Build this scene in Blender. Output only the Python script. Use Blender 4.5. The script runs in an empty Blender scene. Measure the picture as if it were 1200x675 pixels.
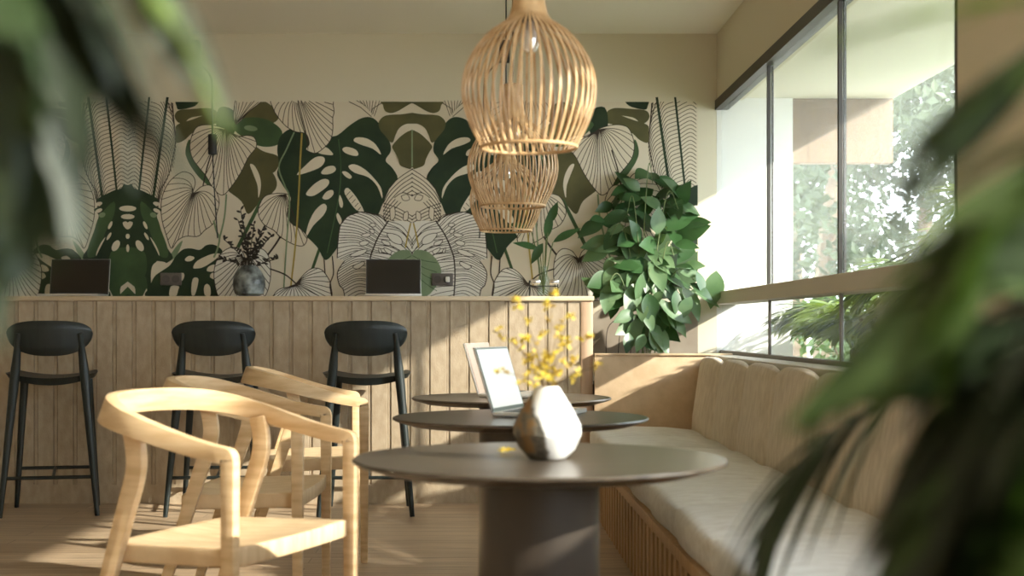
import bpy, bmesh, math, random
from mathutils import Vector, Matrix
rnd = random.Random(7)
PI = math.pi
S = bpy.context.scene
COL = S.collection
F = 1600.0; HX = 562.0; HY = 384.0; HC = 1.03       # lens and eye level of the photograph


def P(px, py, y):
    return Vector(((px - HX) * y / F, y, HC - (py - HY) * y / F))


# ------------------------------------------------------------------ materials
def newmat(name):
    m = bpy.data.materials.new(name); m.use_nodes = True
    nt = m.node_tree; nt.nodes.clear()
    out = nt.nodes.new('ShaderNodeOutputMaterial')
    return m, nt, out


def plain(name, col, rough=.6, metal=0, spec=.5, noise=0, nscale=20, bump=0, bscale=80, stretch=(1, 1, 1), col2=None,
          trans=0, emit=None, coat=0, sheen=0, detail=4, lo=.35, hi=.65):
    m, nt, out = newmat(name)
    b = nt.nodes.new('ShaderNodeBsdfPrincipled')
    b.inputs['Base Color'].default_value = (*col, 1)
    b.inputs['Roughness'].default_value = rough
    b.inputs['Metallic'].default_value = metal
    b.inputs['Specular IOR Level'].default_value = spec
    b.inputs['Coat Weight'].default_value = coat
    b.inputs['Sheen Weight'].default_value = sheen
    if emit:
        b.inputs['Emission Color'].default_value = (*emit[0], 1)
        b.inputs['Emission Strength'].default_value = emit[1]
    tc = nt.nodes.new('ShaderNodeTexCoord')
    mp = nt.nodes.new('ShaderNodeMapping'); mp.inputs['Scale'].default_value = stretch
    nt.links.new(tc.outputs['Object'], mp.inputs[0])
    if col2 is not None:
        n = nt.nodes.new('ShaderNodeTexNoise'); n.inputs['Scale'].default_value = nscale
        n.inputs['Detail'].default_value = detail
        nt.links.new(mp.outputs[0], n.inputs[0])
        r = nt.nodes.new('ShaderNodeValToRGB')
        r.color_ramp.elements[0].position = lo; r.color_ramp.elements[1].position = hi
        r.color_ramp.elements[0].color = (*col, 1); r.color_ramp.elements[1].color = (*col2, 1)
        nt.links.new(n.outputs[0], r.inputs[0])
        nt.links.new(r.outputs[0], b.inputs['Base Color'])
    if bump:
        n2 = nt.nodes.new('ShaderNodeTexNoise'); n2.inputs['Scale'].default_value = bscale
        n2.inputs['Detail'].default_value = 3
        nt.links.new(mp.outputs[0], n2.inputs[0])
        bp = nt.nodes.new('ShaderNodeBump'); bp.inputs['Strength'].default_value = bump
        bp.inputs['Distance'].default_value = .01
        nt.links.new(n2.outputs[0], bp.inputs['Height'])
        nt.links.new(bp.outputs[0], b.inputs['Normal'])
    if trans:
        t = nt.nodes.new('ShaderNodeBsdfTranslucent')
        t.inputs[0].default_value = (min(1, col[0] * 1.5), min(1, col[1] * 1.5), col[2] * .8, 1)
        mx = nt.nodes.new('ShaderNodeMixShader'); mx.inputs[0].default_value = trans
        nt.links.new(b.outputs[0], mx.inputs[1]); nt.links.new(t.outputs[0], mx.inputs[2])
        nt.links.new(mx.outputs[0], out.inputs[0])
    else:
        nt.links.new(b.outputs[0], out.inputs[0])
    return m


def glassmat(name, dust, ior=1.2, tint=(.97, .99, .98)):
    m, nt, out = newmat(name)
    t = nt.nodes.new('ShaderNodeBsdfTransparent'); t.inputs[0].default_value = (*tint, 1)
    g = nt.nodes.new('ShaderNodeBsdfGlossy'); g.inputs['Roughness'].default_value = .02
    lw = nt.nodes.new('ShaderNodeLayerWeight'); lw.inputs[0].default_value = .5
    pw = nt.nodes.new('ShaderNodeMath'); pw.operation = 'POWER'; pw.inputs[1].default_value = 5
    nt.links.new(lw.outputs['Facing'], pw.inputs[0])
    fr = nt.nodes.new('ShaderNodeMath'); fr.operation = 'MULTIPLY_ADD'; fr.inputs[1].default_value = ior - 1; fr.inputs[2].default_value = .02
    nt.links.new(pw.outputs[0], fr.inputs[0])
    mx = nt.nodes.new('ShaderNodeMixShader')
    nt.links.new(fr.outputs[0], mx.inputs[0]); nt.links.new(t.outputs[0], mx.inputs[1]); nt.links.new(g.outputs[0], mx.inputs[2])
    last = mx
    if dust:
        d = nt.nodes.new('ShaderNodeBsdfTranslucent'); d.inputs[0].default_value = (.9, .92, .93, 1)
        m2 = nt.nodes.new('ShaderNodeMixShader'); m2.inputs[0].default_value = dust
        nt.links.new(last.outputs[0], m2.inputs[1]); nt.links.new(d.outputs[0], m2.inputs[2]); last = m2
    nt.links.new(last.outputs[0], out.inputs[0])
    return m


def floormat():
    m, nt, out = newmat('floor_planks')
    b = nt.nodes.new('ShaderNodeBsdfPrincipled'); b.inputs['Roughness'].default_value = .42
    tc = nt.nodes.new('ShaderNodeTexCoord')
    br = nt.nodes.new('ShaderNodeTexBrick')
    br.inputs['Scale'].default_value = 1; br.inputs['Brick Width'].default_value = 1.5; br.inputs['Row Height'].default_value = .13
    br.inputs['Mortar Size'].default_value = .002; br.inputs['Color1'].default_value = (.40, .285, .185, 1)
    br.inputs['Color2'].default_value = (.52, .385, .26, 1); br.inputs['Mortar'].default_value = (.2, .14, .09, 1)
    nt.links.new(tc.outputs['Object'], br.inputs[0])
    mp = nt.nodes.new('ShaderNodeMapping'); mp.inputs['Scale'].default_value = (1.2, 26, 1)
    nt.links.new(tc.outputs['Object'], mp.inputs[0])
    n = nt.nodes.new('ShaderNodeTexNoise'); n.inputs['Scale'].default_value = 2.2; n.inputs['Detail'].default_value = 6
    nt.links.new(mp.outputs[0], n.inputs[0])
    r = nt.nodes.new('ShaderNodeValToRGB'); r.color_ramp.elements[0].position = .3; r.color_ramp.elements[1].position = .7
    r.color_ramp.elements[0].color = (.62, .62, .62, 1); r.color_ramp.elements[1].color = (1.15, 1.15, 1.15, 1)
    nt.links.new(n.outputs[0], r.inputs[0])
    mx = nt.nodes.new('ShaderNodeMix'); mx.data_type = 'RGBA'; mx.blend_type = 'MULTIPLY'; mx.inputs[0].default_value = 1
    nt.links.new(br.outputs[0], mx.inputs[6]); nt.links.new(r.outputs[0], mx.inputs[7])
    nt.links.new(mx.outputs[2], b.inputs['Base Color'])
    nt.links.new(b.outputs[0], out.inputs[0])
    return m


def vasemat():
    m, nt, out = newmat('sunlit_side_marble')
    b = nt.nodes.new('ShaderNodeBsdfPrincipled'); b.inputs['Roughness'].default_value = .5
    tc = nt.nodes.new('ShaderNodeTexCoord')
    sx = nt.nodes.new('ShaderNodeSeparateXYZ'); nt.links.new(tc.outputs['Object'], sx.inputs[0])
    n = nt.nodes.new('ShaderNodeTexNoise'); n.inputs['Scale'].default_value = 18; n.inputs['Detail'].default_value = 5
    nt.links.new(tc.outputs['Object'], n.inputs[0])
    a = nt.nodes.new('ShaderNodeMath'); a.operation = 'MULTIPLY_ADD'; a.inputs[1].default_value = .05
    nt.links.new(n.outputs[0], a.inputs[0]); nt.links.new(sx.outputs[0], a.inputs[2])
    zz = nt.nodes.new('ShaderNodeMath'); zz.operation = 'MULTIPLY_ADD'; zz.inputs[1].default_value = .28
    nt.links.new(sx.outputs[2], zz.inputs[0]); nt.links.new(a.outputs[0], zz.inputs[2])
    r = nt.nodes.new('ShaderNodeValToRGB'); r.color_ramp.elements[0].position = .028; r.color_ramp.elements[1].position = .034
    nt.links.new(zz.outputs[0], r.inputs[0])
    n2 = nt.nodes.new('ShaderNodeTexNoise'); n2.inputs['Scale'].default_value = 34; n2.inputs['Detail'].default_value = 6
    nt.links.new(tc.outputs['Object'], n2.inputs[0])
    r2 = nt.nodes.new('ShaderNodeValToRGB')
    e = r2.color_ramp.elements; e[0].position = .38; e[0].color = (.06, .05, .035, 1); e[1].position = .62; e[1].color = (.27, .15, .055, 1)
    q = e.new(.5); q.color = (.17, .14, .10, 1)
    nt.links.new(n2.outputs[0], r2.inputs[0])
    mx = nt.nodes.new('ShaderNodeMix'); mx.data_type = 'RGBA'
    nt.links.new(r.outputs[0], mx.inputs[0]); nt.links.new(r2.outputs[0], mx.inputs[6]); mx.inputs[7].default_value = (.78, .76, .73, 1)  # white right side: sunlight put into the colour over the brown-grey marble
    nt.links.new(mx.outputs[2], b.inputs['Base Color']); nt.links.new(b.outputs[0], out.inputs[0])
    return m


M = {}
M['wall'] = plain('wall_paint', (.67, .61, .475), .8, bump=.03, bscale=60)
M['ceil'] = plain('ceiling_paint', (.86, .82, .72), .9)
M['outwall'] = plain('outdoor_render', (.80, .80, .78), .9, bump=.05, bscale=40)
M['floor'] = floormat()
M['ground'] = plain('paving', (.42, .40, .36), .9, col2=(.55, .53, .48), nscale=3)
M['black_metal'] = plain('black_frame', (.035, .028, .02), .45)
M['bronze'] = plain('bronze_frame', (.10, .085, .07), .4, metal=.3)
M['glass'] = glassmat('window_glass', .035, 1.1)
M['clear'] = glassmat('clear_glass', .02, 1.25, (.93, .97, .95))
M['sill'] = plain('stone_sill', (.58, .53, .45), .6)
M['birch'] = plain('birch_wood', (.60, .40, .21), .42, col2=(.76, .56, .34), nscale=3, stretch=(2, 2, 14), detail=5)
M['birch_seat'] = plain('birch_ply', (.64, .45, .26), .42, col2=(.77, .59, .38), nscale=3, stretch=(3, 14, 2), detail=5)
M['blackwood'] = plain('black_stained_ash', (.006, .010, .010), .4, col2=(.012, .018, .017), nscale=4, stretch=(10, 10, 1))
M['barwood'] = plain('travertine_oak', (.35, .26, .17), .75, col2=(.52, .42, .30), nscale=16, stretch=(1.6, 1.6, .8), bump=.2, bscale=90, detail=10, lo=.18, hi=.82)
M['barpost'] = plain('oak_post', (.42, .27, .17), .6, col2=(.52, .36, .24), nscale=4, stretch=(8, 8, .6))
M['bartop'] = plain('light_oak_top', (.56, .42, .27), .5, col2=(.66, .52, .36), nscale=3, stretch=(.8, 12, 2))
M['tabletop'] = plain('dark_oak_veneer', (.045, .034, .024), .3, spec=.35, col2=(.085, .066, .048), nscale=4, stretch=(1, 10, 2))
M['tablebase'] = plain('dark_bronze_steel', (.055, .043, .034), .38, metal=.35)
M['benchwood'] = plain('oak_slats', (.46, .29, .14), .5, col2=(.56, .37, .2), nscale=4, stretch=(8, 8, .8))
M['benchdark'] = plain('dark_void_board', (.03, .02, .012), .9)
M['endpanel'] = plain('oak_end_panel', (.56, .40, .25), .6, col2=(.64, .47, .31), nscale=14, stretch=(1, 1, 1), bump=.05)
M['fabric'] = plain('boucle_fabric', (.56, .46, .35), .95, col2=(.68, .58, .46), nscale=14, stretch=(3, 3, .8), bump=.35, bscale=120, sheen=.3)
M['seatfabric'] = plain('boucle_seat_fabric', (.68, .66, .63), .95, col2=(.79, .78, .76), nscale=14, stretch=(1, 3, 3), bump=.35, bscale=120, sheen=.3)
M['rattan'] = plain('rattan', (.46, .27, .12), .45, col2=(.64, .43, .23), nscale=24)
M['bulb'] = plain('bulb_glass', (.85, .83, .8), .05, spec=1, metal=.7)
M['cordblack'] = plain('black_cord', (.01, .01, .01), .6)
M['laptop_dark'] = plain('dark_display', (.012, .008, .005), .35)
M['laptop_silver'] = plain('silver_aluminium', (.62, .60, .57), .35, metal=.6)
M['laptop_key'] = plain('keyboard_black', (.03, .03, .03), .5)
M['screen_on'] = plain('lit_display', (.16, .16, .15), .3, emit=((.93, .95, .84), .42))
M['screen_dim'] = plain('beige_display', (.24, .17, .13), .35)
M['bezel'] = plain('green_grey_bezel', (.08, .10, .06), .4)
M['vase_bar'] = plain('mottled_glaze', (.03, .035, .035), .3, col2=(.36, .40, .40), nscale=16, detail=8, lo=.4, hi=.7)
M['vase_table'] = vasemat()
M['twig'] = plain('dry_twig', (.03, .022, .015), .8)
M['ytwig'] = plain('brown_twig', (.18, .12, .05), .7)
M['yellow'] = plain('yellow_petals', (.62, .46, .04), .6, trans=.3, col2=(.75, .60, .14), nscale=30)
M['yellowdark'] = plain('ochre_buds', (.42, .28, .05), .6, trans=.15)
M['leaf'] = plain('glossy_leaf', (.025, .065, .02), .35, trans=.2, col2=(.045, .11, .035), nscale=6)
M['leafsun'] = plain('sunlit_leaf', (.09, .17, .075), .4, trans=.25, col2=(.16, .25, .12), nscale=8)
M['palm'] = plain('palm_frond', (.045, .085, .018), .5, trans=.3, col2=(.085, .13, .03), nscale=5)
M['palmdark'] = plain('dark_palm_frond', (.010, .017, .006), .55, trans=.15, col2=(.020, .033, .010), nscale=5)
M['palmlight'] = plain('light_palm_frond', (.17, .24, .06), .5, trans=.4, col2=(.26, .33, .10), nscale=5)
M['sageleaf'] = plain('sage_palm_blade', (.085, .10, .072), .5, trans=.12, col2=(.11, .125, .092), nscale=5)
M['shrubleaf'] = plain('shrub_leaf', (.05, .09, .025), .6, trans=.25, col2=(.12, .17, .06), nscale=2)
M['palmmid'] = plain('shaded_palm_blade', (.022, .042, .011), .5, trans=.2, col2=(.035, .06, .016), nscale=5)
M['treeleaf'] = plain('tree_leaf', (.035, .055, .028), .6, trans=.2, col2=(.09, .115, .06), nscale=1)
M['stem'] = plain('green_stem', (.12, .16, .05), .6)
M['bark'] = plain('bark', (.12, .085, .055), .9, col2=(.2, .15, .1), nscale=12)
M['pot'] = plain('terracotta_pot', (.32, .17, .10), .8, col2=(.38, .21, .13), nscale=8)
M['soil'] = plain('soil', (.05, .035, .025), 1)
M['soilbed'] = plain('planting_bed', (.16, .14, .09), 1, col2=(.30, .27, .19), nscale=5)
M['outlet'] = plain('grey_outlet', (.13, .11, .10), .4)
M['outlet_face'] = plain('outlet_face', (.08, .07, .065), .4)
M['plug'] = plain('white_plug', (.75, .73, .7), .4)
M['chrome'] = plain('chrome', (.75, .75, .75), .15, metal=1)
M['fascia'] = plain('timber_fascia', (.22, .15, .10), .8, col2=(.28, .2, .13), nscale=6, stretch=(8, 8, 1))
# mural inks
M['mu_bg'] = plain('mural_cream', (.66, .58, .45), .85)
M['mu_white'] = plain('mural_white', (.72, .68, .60), .85)
M['mu_ink'] = plain('mural_ink', (.035, .022, .014), .85)
M['mu_dark'] = plain('mural_dark_green', (.012, .026, .011), .85, col2=(.022, .043, .016), nscale=5)
M['mu_green'] = plain('mural_green', (.04, .075, .028), .85, col2=(.06, .11, .04), nscale=6)
M['mu_olive'] = plain('mural_olive', (.075, .07, .025), .85, col2=(.11, .10, .038), nscale=5)
M['mu_taupe'] = plain('mural_shade_taupe', (.27, .22, .17), .85, col2=(.34, .29, .23), nscale=4)
M['mu_sage'] = plain('mural_sage', (.16, .22, .12), .85, col2=(.22, .28, .16), nscale=6)
M['mu_ochre'] = plain('mural_ochre', (.36, .26, .06), .85)


# ------------------------------------------------------------------ mesh helpers
def obj(name, bm, mat, parent=None, smooth=True, angle=40):
    me = bpy.data.meshes.new(name)
    bmesh.ops.recalc_face_normals(bm, faces=bm.faces)
    bm.to_mesh(me); bm.free()
    for m in (mat if isinstance(mat, (list, tuple)) else [mat]):
        me.materials.append(M[m])
    if smooth:
        for p in me.polygons: p.use_smooth = True
        me.set_sharp_from_angle(angle=math.radians(angle))
    o = bpy.data.objects.new(name, me); COL.objects.link(o)
    if parent: o.parent = parent
    return o


def tag(o, label=None, cat=None, group=None, kind=None):
    if label: o['label'] = label
    if cat: o['category'] = cat
    if group: o['group'] = group
    if kind: o['kind'] = kind
    return o


def thing(name, label, cat, loc=(0, 0, 0), rz=0, group=None):
    o = bpy.data.objects.new(name, None); COL.objects.link(o)
    o.empty_display_size = .1
    o.location = loc; o.rotation_euler = (0, 0, rz)
    return tag(o, label, cat, group)


def struct(name, bm, mat, parent=None, smooth=False):
    o = obj(name, bm, mat, parent, smooth)
    if not parent: o['kind'] = 'structure'
    return o


def copy_tree(o, parent=None):
    c = o.copy(); COL.objects.link(c); c.parent = parent
    for ch in list(o.children): copy_tree(ch, c)
    return c


def box(bm, x0, x1, y0, y1, z0, z1, bev=0):
    vs = [bm.verts.new(v) for v in ((x0, y0, z0), (x1, y0, z0), (x1, y1, z0), (x0, y1, z0), (x0, y0, z1), (x1, y0, z1), (x1, y1, z1), (x0, y1, z1))]
    fs = [bm.faces.new([vs[i] for i in f]) for f in ((0, 3, 2, 1), (4, 5, 6, 7), (0, 1, 5, 4), (1, 2, 6, 5), (2, 3, 7, 6), (3, 0, 4, 7))]
    if bev:
        es = list({e for f in fs for e in f.edges})
        bmesh.ops.bevel(bm, geom=es, offset=bev, segments=2, affect='EDGES', profile=.5)
    return bm


def B(*a, **k):
    return box(bmesh.new(), *a, **k)


def frame_at(t):
    t = t.normalized()
    up = Vector((0, 0, 1)) if abs(t.z) < .95 else Vector((1, 0, 0))
    a = t.cross(up).normalized()
    return a, t.cross(a).normalized()


def tube(bm, pts, rad, seg=8, cap=True):
    pts = [Vector(p) for p in pts]
    n = len(pts)
    if not isinstance(rad, (list, tuple)): rad = [rad] * n
    rings = []; a0 = None
    for i, p in enumerate(pts):
        t = (pts[min(i + 1, n - 1)] - pts[max(i - 1, 0)])
        if t.length < 1e-9: t = Vector((0, 0, 1))
        a, b = frame_at(t)
        if a0 is not None:
            a = (a0 - a0.dot(t.normalized()) * t.normalized()).normalized(); b = t.normalized().cross(a)
        a0 = a
        rings.append([bm.verts.new(p + rad[i] * (math.cos(2 * PI * k / seg) * a + math.sin(2 * PI * k / seg) * b)) for k in range(seg)])
    for i in range(n - 1):
        for k in range(seg):
            bm.faces.new((rings[i][k], rings[i][(k + 1) % seg], rings[i + 1][(k + 1) % seg], rings[i + 1][k]))
    if cap:
        bm.faces.new(rings[0][::-1]); bm.faces.new(rings[-1])
    return bm


def lathe(bm, prof, seg=32, cx=0, cy=0, cz=0, cap=True):
    rings = []
    for r, z in prof:
        rings.append([bm.verts.new((cx + r * math.cos(2 * PI * k / seg), cy + r * math.sin(2 * PI * k / seg), cz + z)) for k in range(seg)])
    for i in range(len(rings) - 1):
        for k in range(seg):
            bm.faces.new((rings[i][k], rings[i][(k + 1) % seg], rings[i + 1][(k + 1) % seg], rings[i + 1][k]))
    if cap:
        if prof[0][0] > 1e-6: bm.faces.new(rings[0][::-1])
        if prof[-1][0] > 1e-6: bm.faces.new(rings[-1])
    return bm


def sweep(bm, rows):
    """rows: (centre, half vector a, half vector b): a rectangular section swept along the rows"""
    rs = []
    for c, a, b in rows:
        c, a, b = Vector(c), Vector(a), Vector(b)
        rs.append([bm.verts.new(c + s * a + t * b) for s, t in ((-1, -1), (1, -1), (1, 1), (-1, 1))])
    for i in range(len(rs) - 1):
        for k in range(4):
            bm.faces.new((rs[i][k], rs[i][(k + 1) % 4], rs[i + 1][(k + 1) % 4], rs[i + 1][k]))
    bm.faces.new(rs[0][::-1]); bm.faces.new(rs[-1])
    return bm


def bev(bm, off, seg=2, ang=35):
    bm.normal_update()
    es = [e for e in bm.edges if len(e.link_faces) == 2 and e.calc_face_angle(0) > math.radians(ang)]
    bmesh.ops.bevel(bm, geom=es, offset=off, segments=seg, affect='EDGES', profile=.5, clamp_overlap=True)
    return bm


def spline(pts, n=8, closed=False):
    pts = [Vector(p) for p in pts]
    m = len(pts); out = []
    rng = range(m) if closed else range(m - 1)
    for i in rng:
        if closed:
            p0, p1, p2, p3 = pts[(i - 1) % m], pts[i], pts[(i + 1) % m], pts[(i + 2) % m]
        else:
            p0, p1, p2, p3 = pts[max(i - 1, 0)], pts[i], pts[i + 1], pts[min(i + 2, m - 1)]
        for k in range(n):
            t = k / n
            out.append(.5 * ((2 * p1) + (p2 - p0) * t + (2 * p0 - 5 * p1 + 4 * p2 - p3) * t * t + (3 * p1 - p0 - 3 * p2 + p3) * t ** 3))
    if not closed: out.append(pts[-1])
    return out


# ------------------------------------------------------------------ the setting
YW = 8.5; XR = 1.477; XL = -4.3; YN = -2.0; CE = 2.86
struct('floor', B(XL, XR + .16, YN, YW + .16, -.1, 0), 'floor')
struct('ceiling', B(XL - .15, XR + .16, YN - .15, YW + .16, CE, CE + .12), 'ceil')
struct('wall_back', B(XL - .15, XR - .001, YW, YW + .16, -.1, CE), 'wall')
struct('wall_left', B(XL - .15, XL, YN - .15, YW, -.1, CE), 'wall')
ZL = .87; ZT0 = 1.173; ZT1 = 1.248; ZH0 = 2.385; ZH1 = 2.445
WY0, WY1 = 4.22, YW           # window in view
NY0, NY1 = -1.6, 3.15         # the next window along, towards the camera side
bm = B(XR, XR + .16, YN, YW + .16, -.1, ZL - .03)
box(bm, XR, XR + .16, YN, YW + .16, ZH1, CE)
box(bm, XR, XR + .16, NY1, WY0, ZL - .03, ZH1)
box(bm, XR, XR + .16, YN, NY0, ZL - .03, ZH1)
struct('wall_right', bm, 'wall')
# wall behind the camera
bm = B(XL - .15, XR + .16, YN - .15, YN, -.1, CE)
struct('wall_front', bm, 'wall')


def window(name, y0, y1, posts):
    r = bpy.data.objects.new(name, None); COL.objects.link(r); r['kind'] = 'structure'
    r.location = (XR, y0, ZL)
    def w(bm):      # geometry is written in room coordinates
        bmesh.ops.translate(bm, verts=bm.verts, vec=-Vector((XR, y0, ZL))); return bm
    obj('window_head', w(B(XR - .012, XR + .07, y0, y1, ZH0, ZH1 - .001)), 'black_metal', r, False)
    obj('transom', w(B(XR - .035, XR + .13, y0, y1 - .002, ZT0, ZT1, bev=.004)), 'sill', r, False)
    obj('bottom_rail', w(B(XR + .02, XR + .07, y0, y1, ZL - .03, ZL + .02)), 'bronze', r, False)
    for y in posts:
        bm = B(XR + .012, XR + .0275, y - .012, y + .012, ZT1, ZH0)
        box(bm, XR + .0345, XR + .044, y - .010, y + .010, ZT1, ZH0)
        obj('mullion', w(bm), 'black_metal' if y != posts[-1] else 'black_metal', r, False)
        obj('lower_mullion', w(B(XR + .02, XR + .031, y - .012, y + .012, ZL + .02, ZT0)), 'bronze', r, False)
    ys = sorted([y0] + list(posts) + [y1])
    for a, b in zip(ys[:-1], ys[1:]):
        if b - a < .2: continue
        obj('pane', w(B(XR + .028, XR + .034, a + .004, b - .004, ZT1, ZH0)), 'glass', r, False)
        obj('lower_pane', w(B(XR + .032, XR + .038, a + .004, b - .004, ZL + .02, ZT0)), 'glass', r, False)
    return r


window('window_1', WY0, WY1, [4.27, 5.67, 7.07])
window('window_2', NY0, NY1, [-1.55, 0.0, 1.55, 3.1])
# stone ledge behind the bench back
struct('trim_1', B(1.34, XR + .02, -1.5, YW - .56, ZL - .03, ZL, bev=.004), 'sill')

# outdoors: soffit, side wall, fascia, ground
struct('soffit', B(XR + .16, 2.58, 3.55, YW + .3, 2.46, 2.62), 'ceil')  # ends at the pier, left off the nearer window to let in more light
struct('wall_outdoor', B(XR, 1.95, YW, YW + .2, -.1, 2.46), 'outwall')
struct('trim_2', B(1.95, 2.58, YW + .02, YW + .12, 2.06, 2.46), 'fascia')
struct('ground', B(XR + .16, 40, -12, 60, -.14, -.02), 'ground')
struct('ground_bed', B(XR + .17, 5.4, 3.4, 8.48, -.1, .66), 'soilbed')

# ------------------------------------------------------------------ mural
class Mural:
    def __init__(s):
        s.bm = bmesh.new(); s.k = 0; s.names = []
        s.flip = None
    def mi(s, m):
        if m not in s.names: s.names.append(m)
        return s.names.index(m)
    def pt(s, p, y):
        return P(p[0], p[1], YW) + Vector((0, y - YW, 0))
    def depth(s):
        s.k += 1
        return YW - .004 - s.k * .000012
    def clip(s, pts):
        out = pts
        for ax, lim, sg in ((0, 817.5, 1), (0, -176, -1), (1, 119.5, -1), (1, 418, 1)):
            res = []
            for i in range(len(out)):
                a, b = out[i - 1], out[i]
                ia, ib = sg * (a[ax] - lim) <= 0, sg * (b[ax] - lim) <= 0
                if ia != ib:
                    t = (lim - a[ax]) / (b[ax] - a[ax]); res.append(a + (b - a) * t)
                if ib: res.append(b)
            out = res
            if not out: return []
        return out
    def sides(s, pts):
        yield pts
        yield [Vector((966 - p[0], p[1])) for p in pts]
        yield [Vector((300 - p[0], p[1])) for p in pts]
    def poly(s, pts, mat, smooth=4):
        pts = [Vector((p[0], p[1])) for p in pts]
        if smooth: pts = spline(pts, smooth, True)
        y = s.depth()
        for e, q in enumerate(s.sides(pts)):
            y -= .000003
            if len(pts) == 4 and pts[0].x < -170 and e: break
            q = s.clip(q)
            if len(q) < 3: continue
            try:
                f = s.bm.faces.new([s.bm.verts.new(s.pt(p, y)) for p in q]); f.material_index = s.mi(mat)
            except ValueError: pass
    def line(s, pts, w, mat='mu_ink', smooth=5, taper=0):
        pts = [Vector((p[0], p[1])) for p in pts]
        if smooth: pts = spline(pts, smooth)
        y = s.depth(); n = len(pts)
        for q in s.sides(pts):
            y -= .000003
            L = []; R = []
            for i, p in enumerate(q):
                t = q[min(i + 1, n - 1)] - q[max(i - 1, 0)]
                if t.length < 1e-6: t = Vector((1, 0))
                t.normalize(); nn = Vector((-t.y, t.x))
                ww = w * .5 * (1 - taper * i / (n - 1))
                L.append(p + nn * ww); R.append(p - nn * ww)
            for i in range(n - 1):
                c = (q[i] + q[i + 1]) / 2
                if not (-176 < c.x < 817.5 and 119.5 < c.y < 418): continue
                f = s.bm.faces.new([s.bm.verts.new(s.pt(p, y)) for p in (L[i], L[i + 1], R[i + 1], R[i])])
                f.material_index = s.mi(mat)
    def ell(s, c, rx, ry, rot=0, mat='mu_bg', ink=0):
        a = math.radians(rot); pts = []
        for k in range(18):
            u, v = rx * math.cos(2 * PI * k / 18), ry * math.sin(2 * PI * k / 18)
            pts.append((c[0] + u * math.cos(a) - v * math.sin(a), c[1] + u * math.sin(a) + v * math.cos(a)))
        s.poly(pts, mat, 0)
        if ink: s.line(pts + pts[:1], ink, smooth=0)
    def heart(s, out, node, tip, n, fill='mu_bg', lw=.8, bulge=.35):
        """line-drawn leaf: fill, outline, veins fanning from the node"""
        s.poly(out, fill, 4)
        o = spline([Vector(p) for p in out], 6, True)
        s.line([tuple(p) for p in o] + [tuple(o[0])], lw * 1.15, smooth=0)
        node = Vector(node); tip = Vector(tip)
        m = len(o)
        a = min(range(m), key=lambda i: (o[i] - node).length); b = min(range(m), key=lambda i: (o[i] - tip).length)
        pa = [o[(a + i) % m] for i in range((b - a) % m + 1)]
        pb = [o[(a - i) % m] for i in range((a - b) % m + 1)]
        def res(p, k=18):
            L = [0]
            for u, v in zip(p, p[1:]): L.append(L[-1] + (v - u).length)
            out = []; j = 0
            for i in range(k + 1):
                d = L[-1] * i / k
                while j < len(p) - 2 and L[j + 1] < d: j += 1
                f = (d - L[j]) / max(1e-6, L[j + 1] - L[j]); out.append(p[j].lerp(p[j + 1], f))
            return out
        ax = [node.lerp(tip, i / 18) for i in range(19)]
        per = max(3, n // 5)
        s.line(ax, lw, smooth=0)
        for side in (pa, pb):
            if len(side) < 4: continue
            r_ = res(side)
            wd = max((r_[i] - ax[i]).length for i in range(19))
            k = max(3, min(10, round(wd / 3.6)))
            at = lambda p, u: p[min(17, int(u * 18))].lerp(p[min(18, int(u * 18) + 1)], u * 18 - min(17, int(u * 18)))
            for e in range(k):
                f = (e + .35) / k; u = .93 - .62 * f ** 1.15
                c1_ = at(ax, .10).lerp(at(r_, .16), .15 + .75 * f); c2_ = at(ax, u * .7).lerp(at(r_, u * .72), f * .92); en = at(r_, u)
                s.line([node * (1 - t) ** 3 + c1_ * 3 * t * (1 - t) ** 2 + c2_ * 3 * t * t * (1 - t) + en * t ** 3 for t in [i / 12 for i in range(13)]], lw, smooth=0)


def cv(ox, oy, sc, pts):
    return [(ox + x / sc, oy + y / sc) for x, y in pts]


mu = Mural()
mu.poly([(-176, 119.5), (817.5, 119.5), (817.5, 418), (-176, 418)], 'mu_bg', 0)
c1 = lambda *p: cv(140, 110, 5.622, p)
c2 = lambda *p: cv(140, 220, 5.194, p)
c3 = lambda *p: cv(300, 110, 5.626, p)
c4 = lambda *p: cv(300, 220, 5.194, p)
# long hatched leaf and its two dark stems
mu.poly([(150, 112), (196, 112), (199, 135), (204, 150), (206, 165), (203, 185), (198, 205), (190, 220), (180, 230), (150, 228)], 'mu_bg', 3)
def stemx(y): return 196 - (y - 119) * 16 / 111
def stemy(y): return 175 - (y - 119) * 11 / 103
for i in range(30):
    y = 96 + i * 4.6
    ex = 203 + 3.5 * math.sin((y - 110) * .05) - max(0, y - 168) * .30
    mu.line([(stemx(y) - 1, y), ((stemx(y) + ex) / 2 + 2, y + 8), (ex, y + 27)], .75)
    mu.line([(stemy(y), y), ((stemx(y) + stemy(y)) / 2 + 2, y + 5), (stemx(y + 15) - 1, y + 16)], .75)
    mu.line([(150, y + 22), (158, y + 18), (stemy(y + 22), y + 26)], .75)
mu.line([(196, 117), (203, 140), (206, 162), (203, 185), (197, 207), (186, 226)], 1.0)
mu.line([(196.5, 114), (180, 231)], 3.0, 'mu_dark', 0)
mu.line([(175, 114), (163, 224)], 2.4, 'mu_dark', 0)
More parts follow.
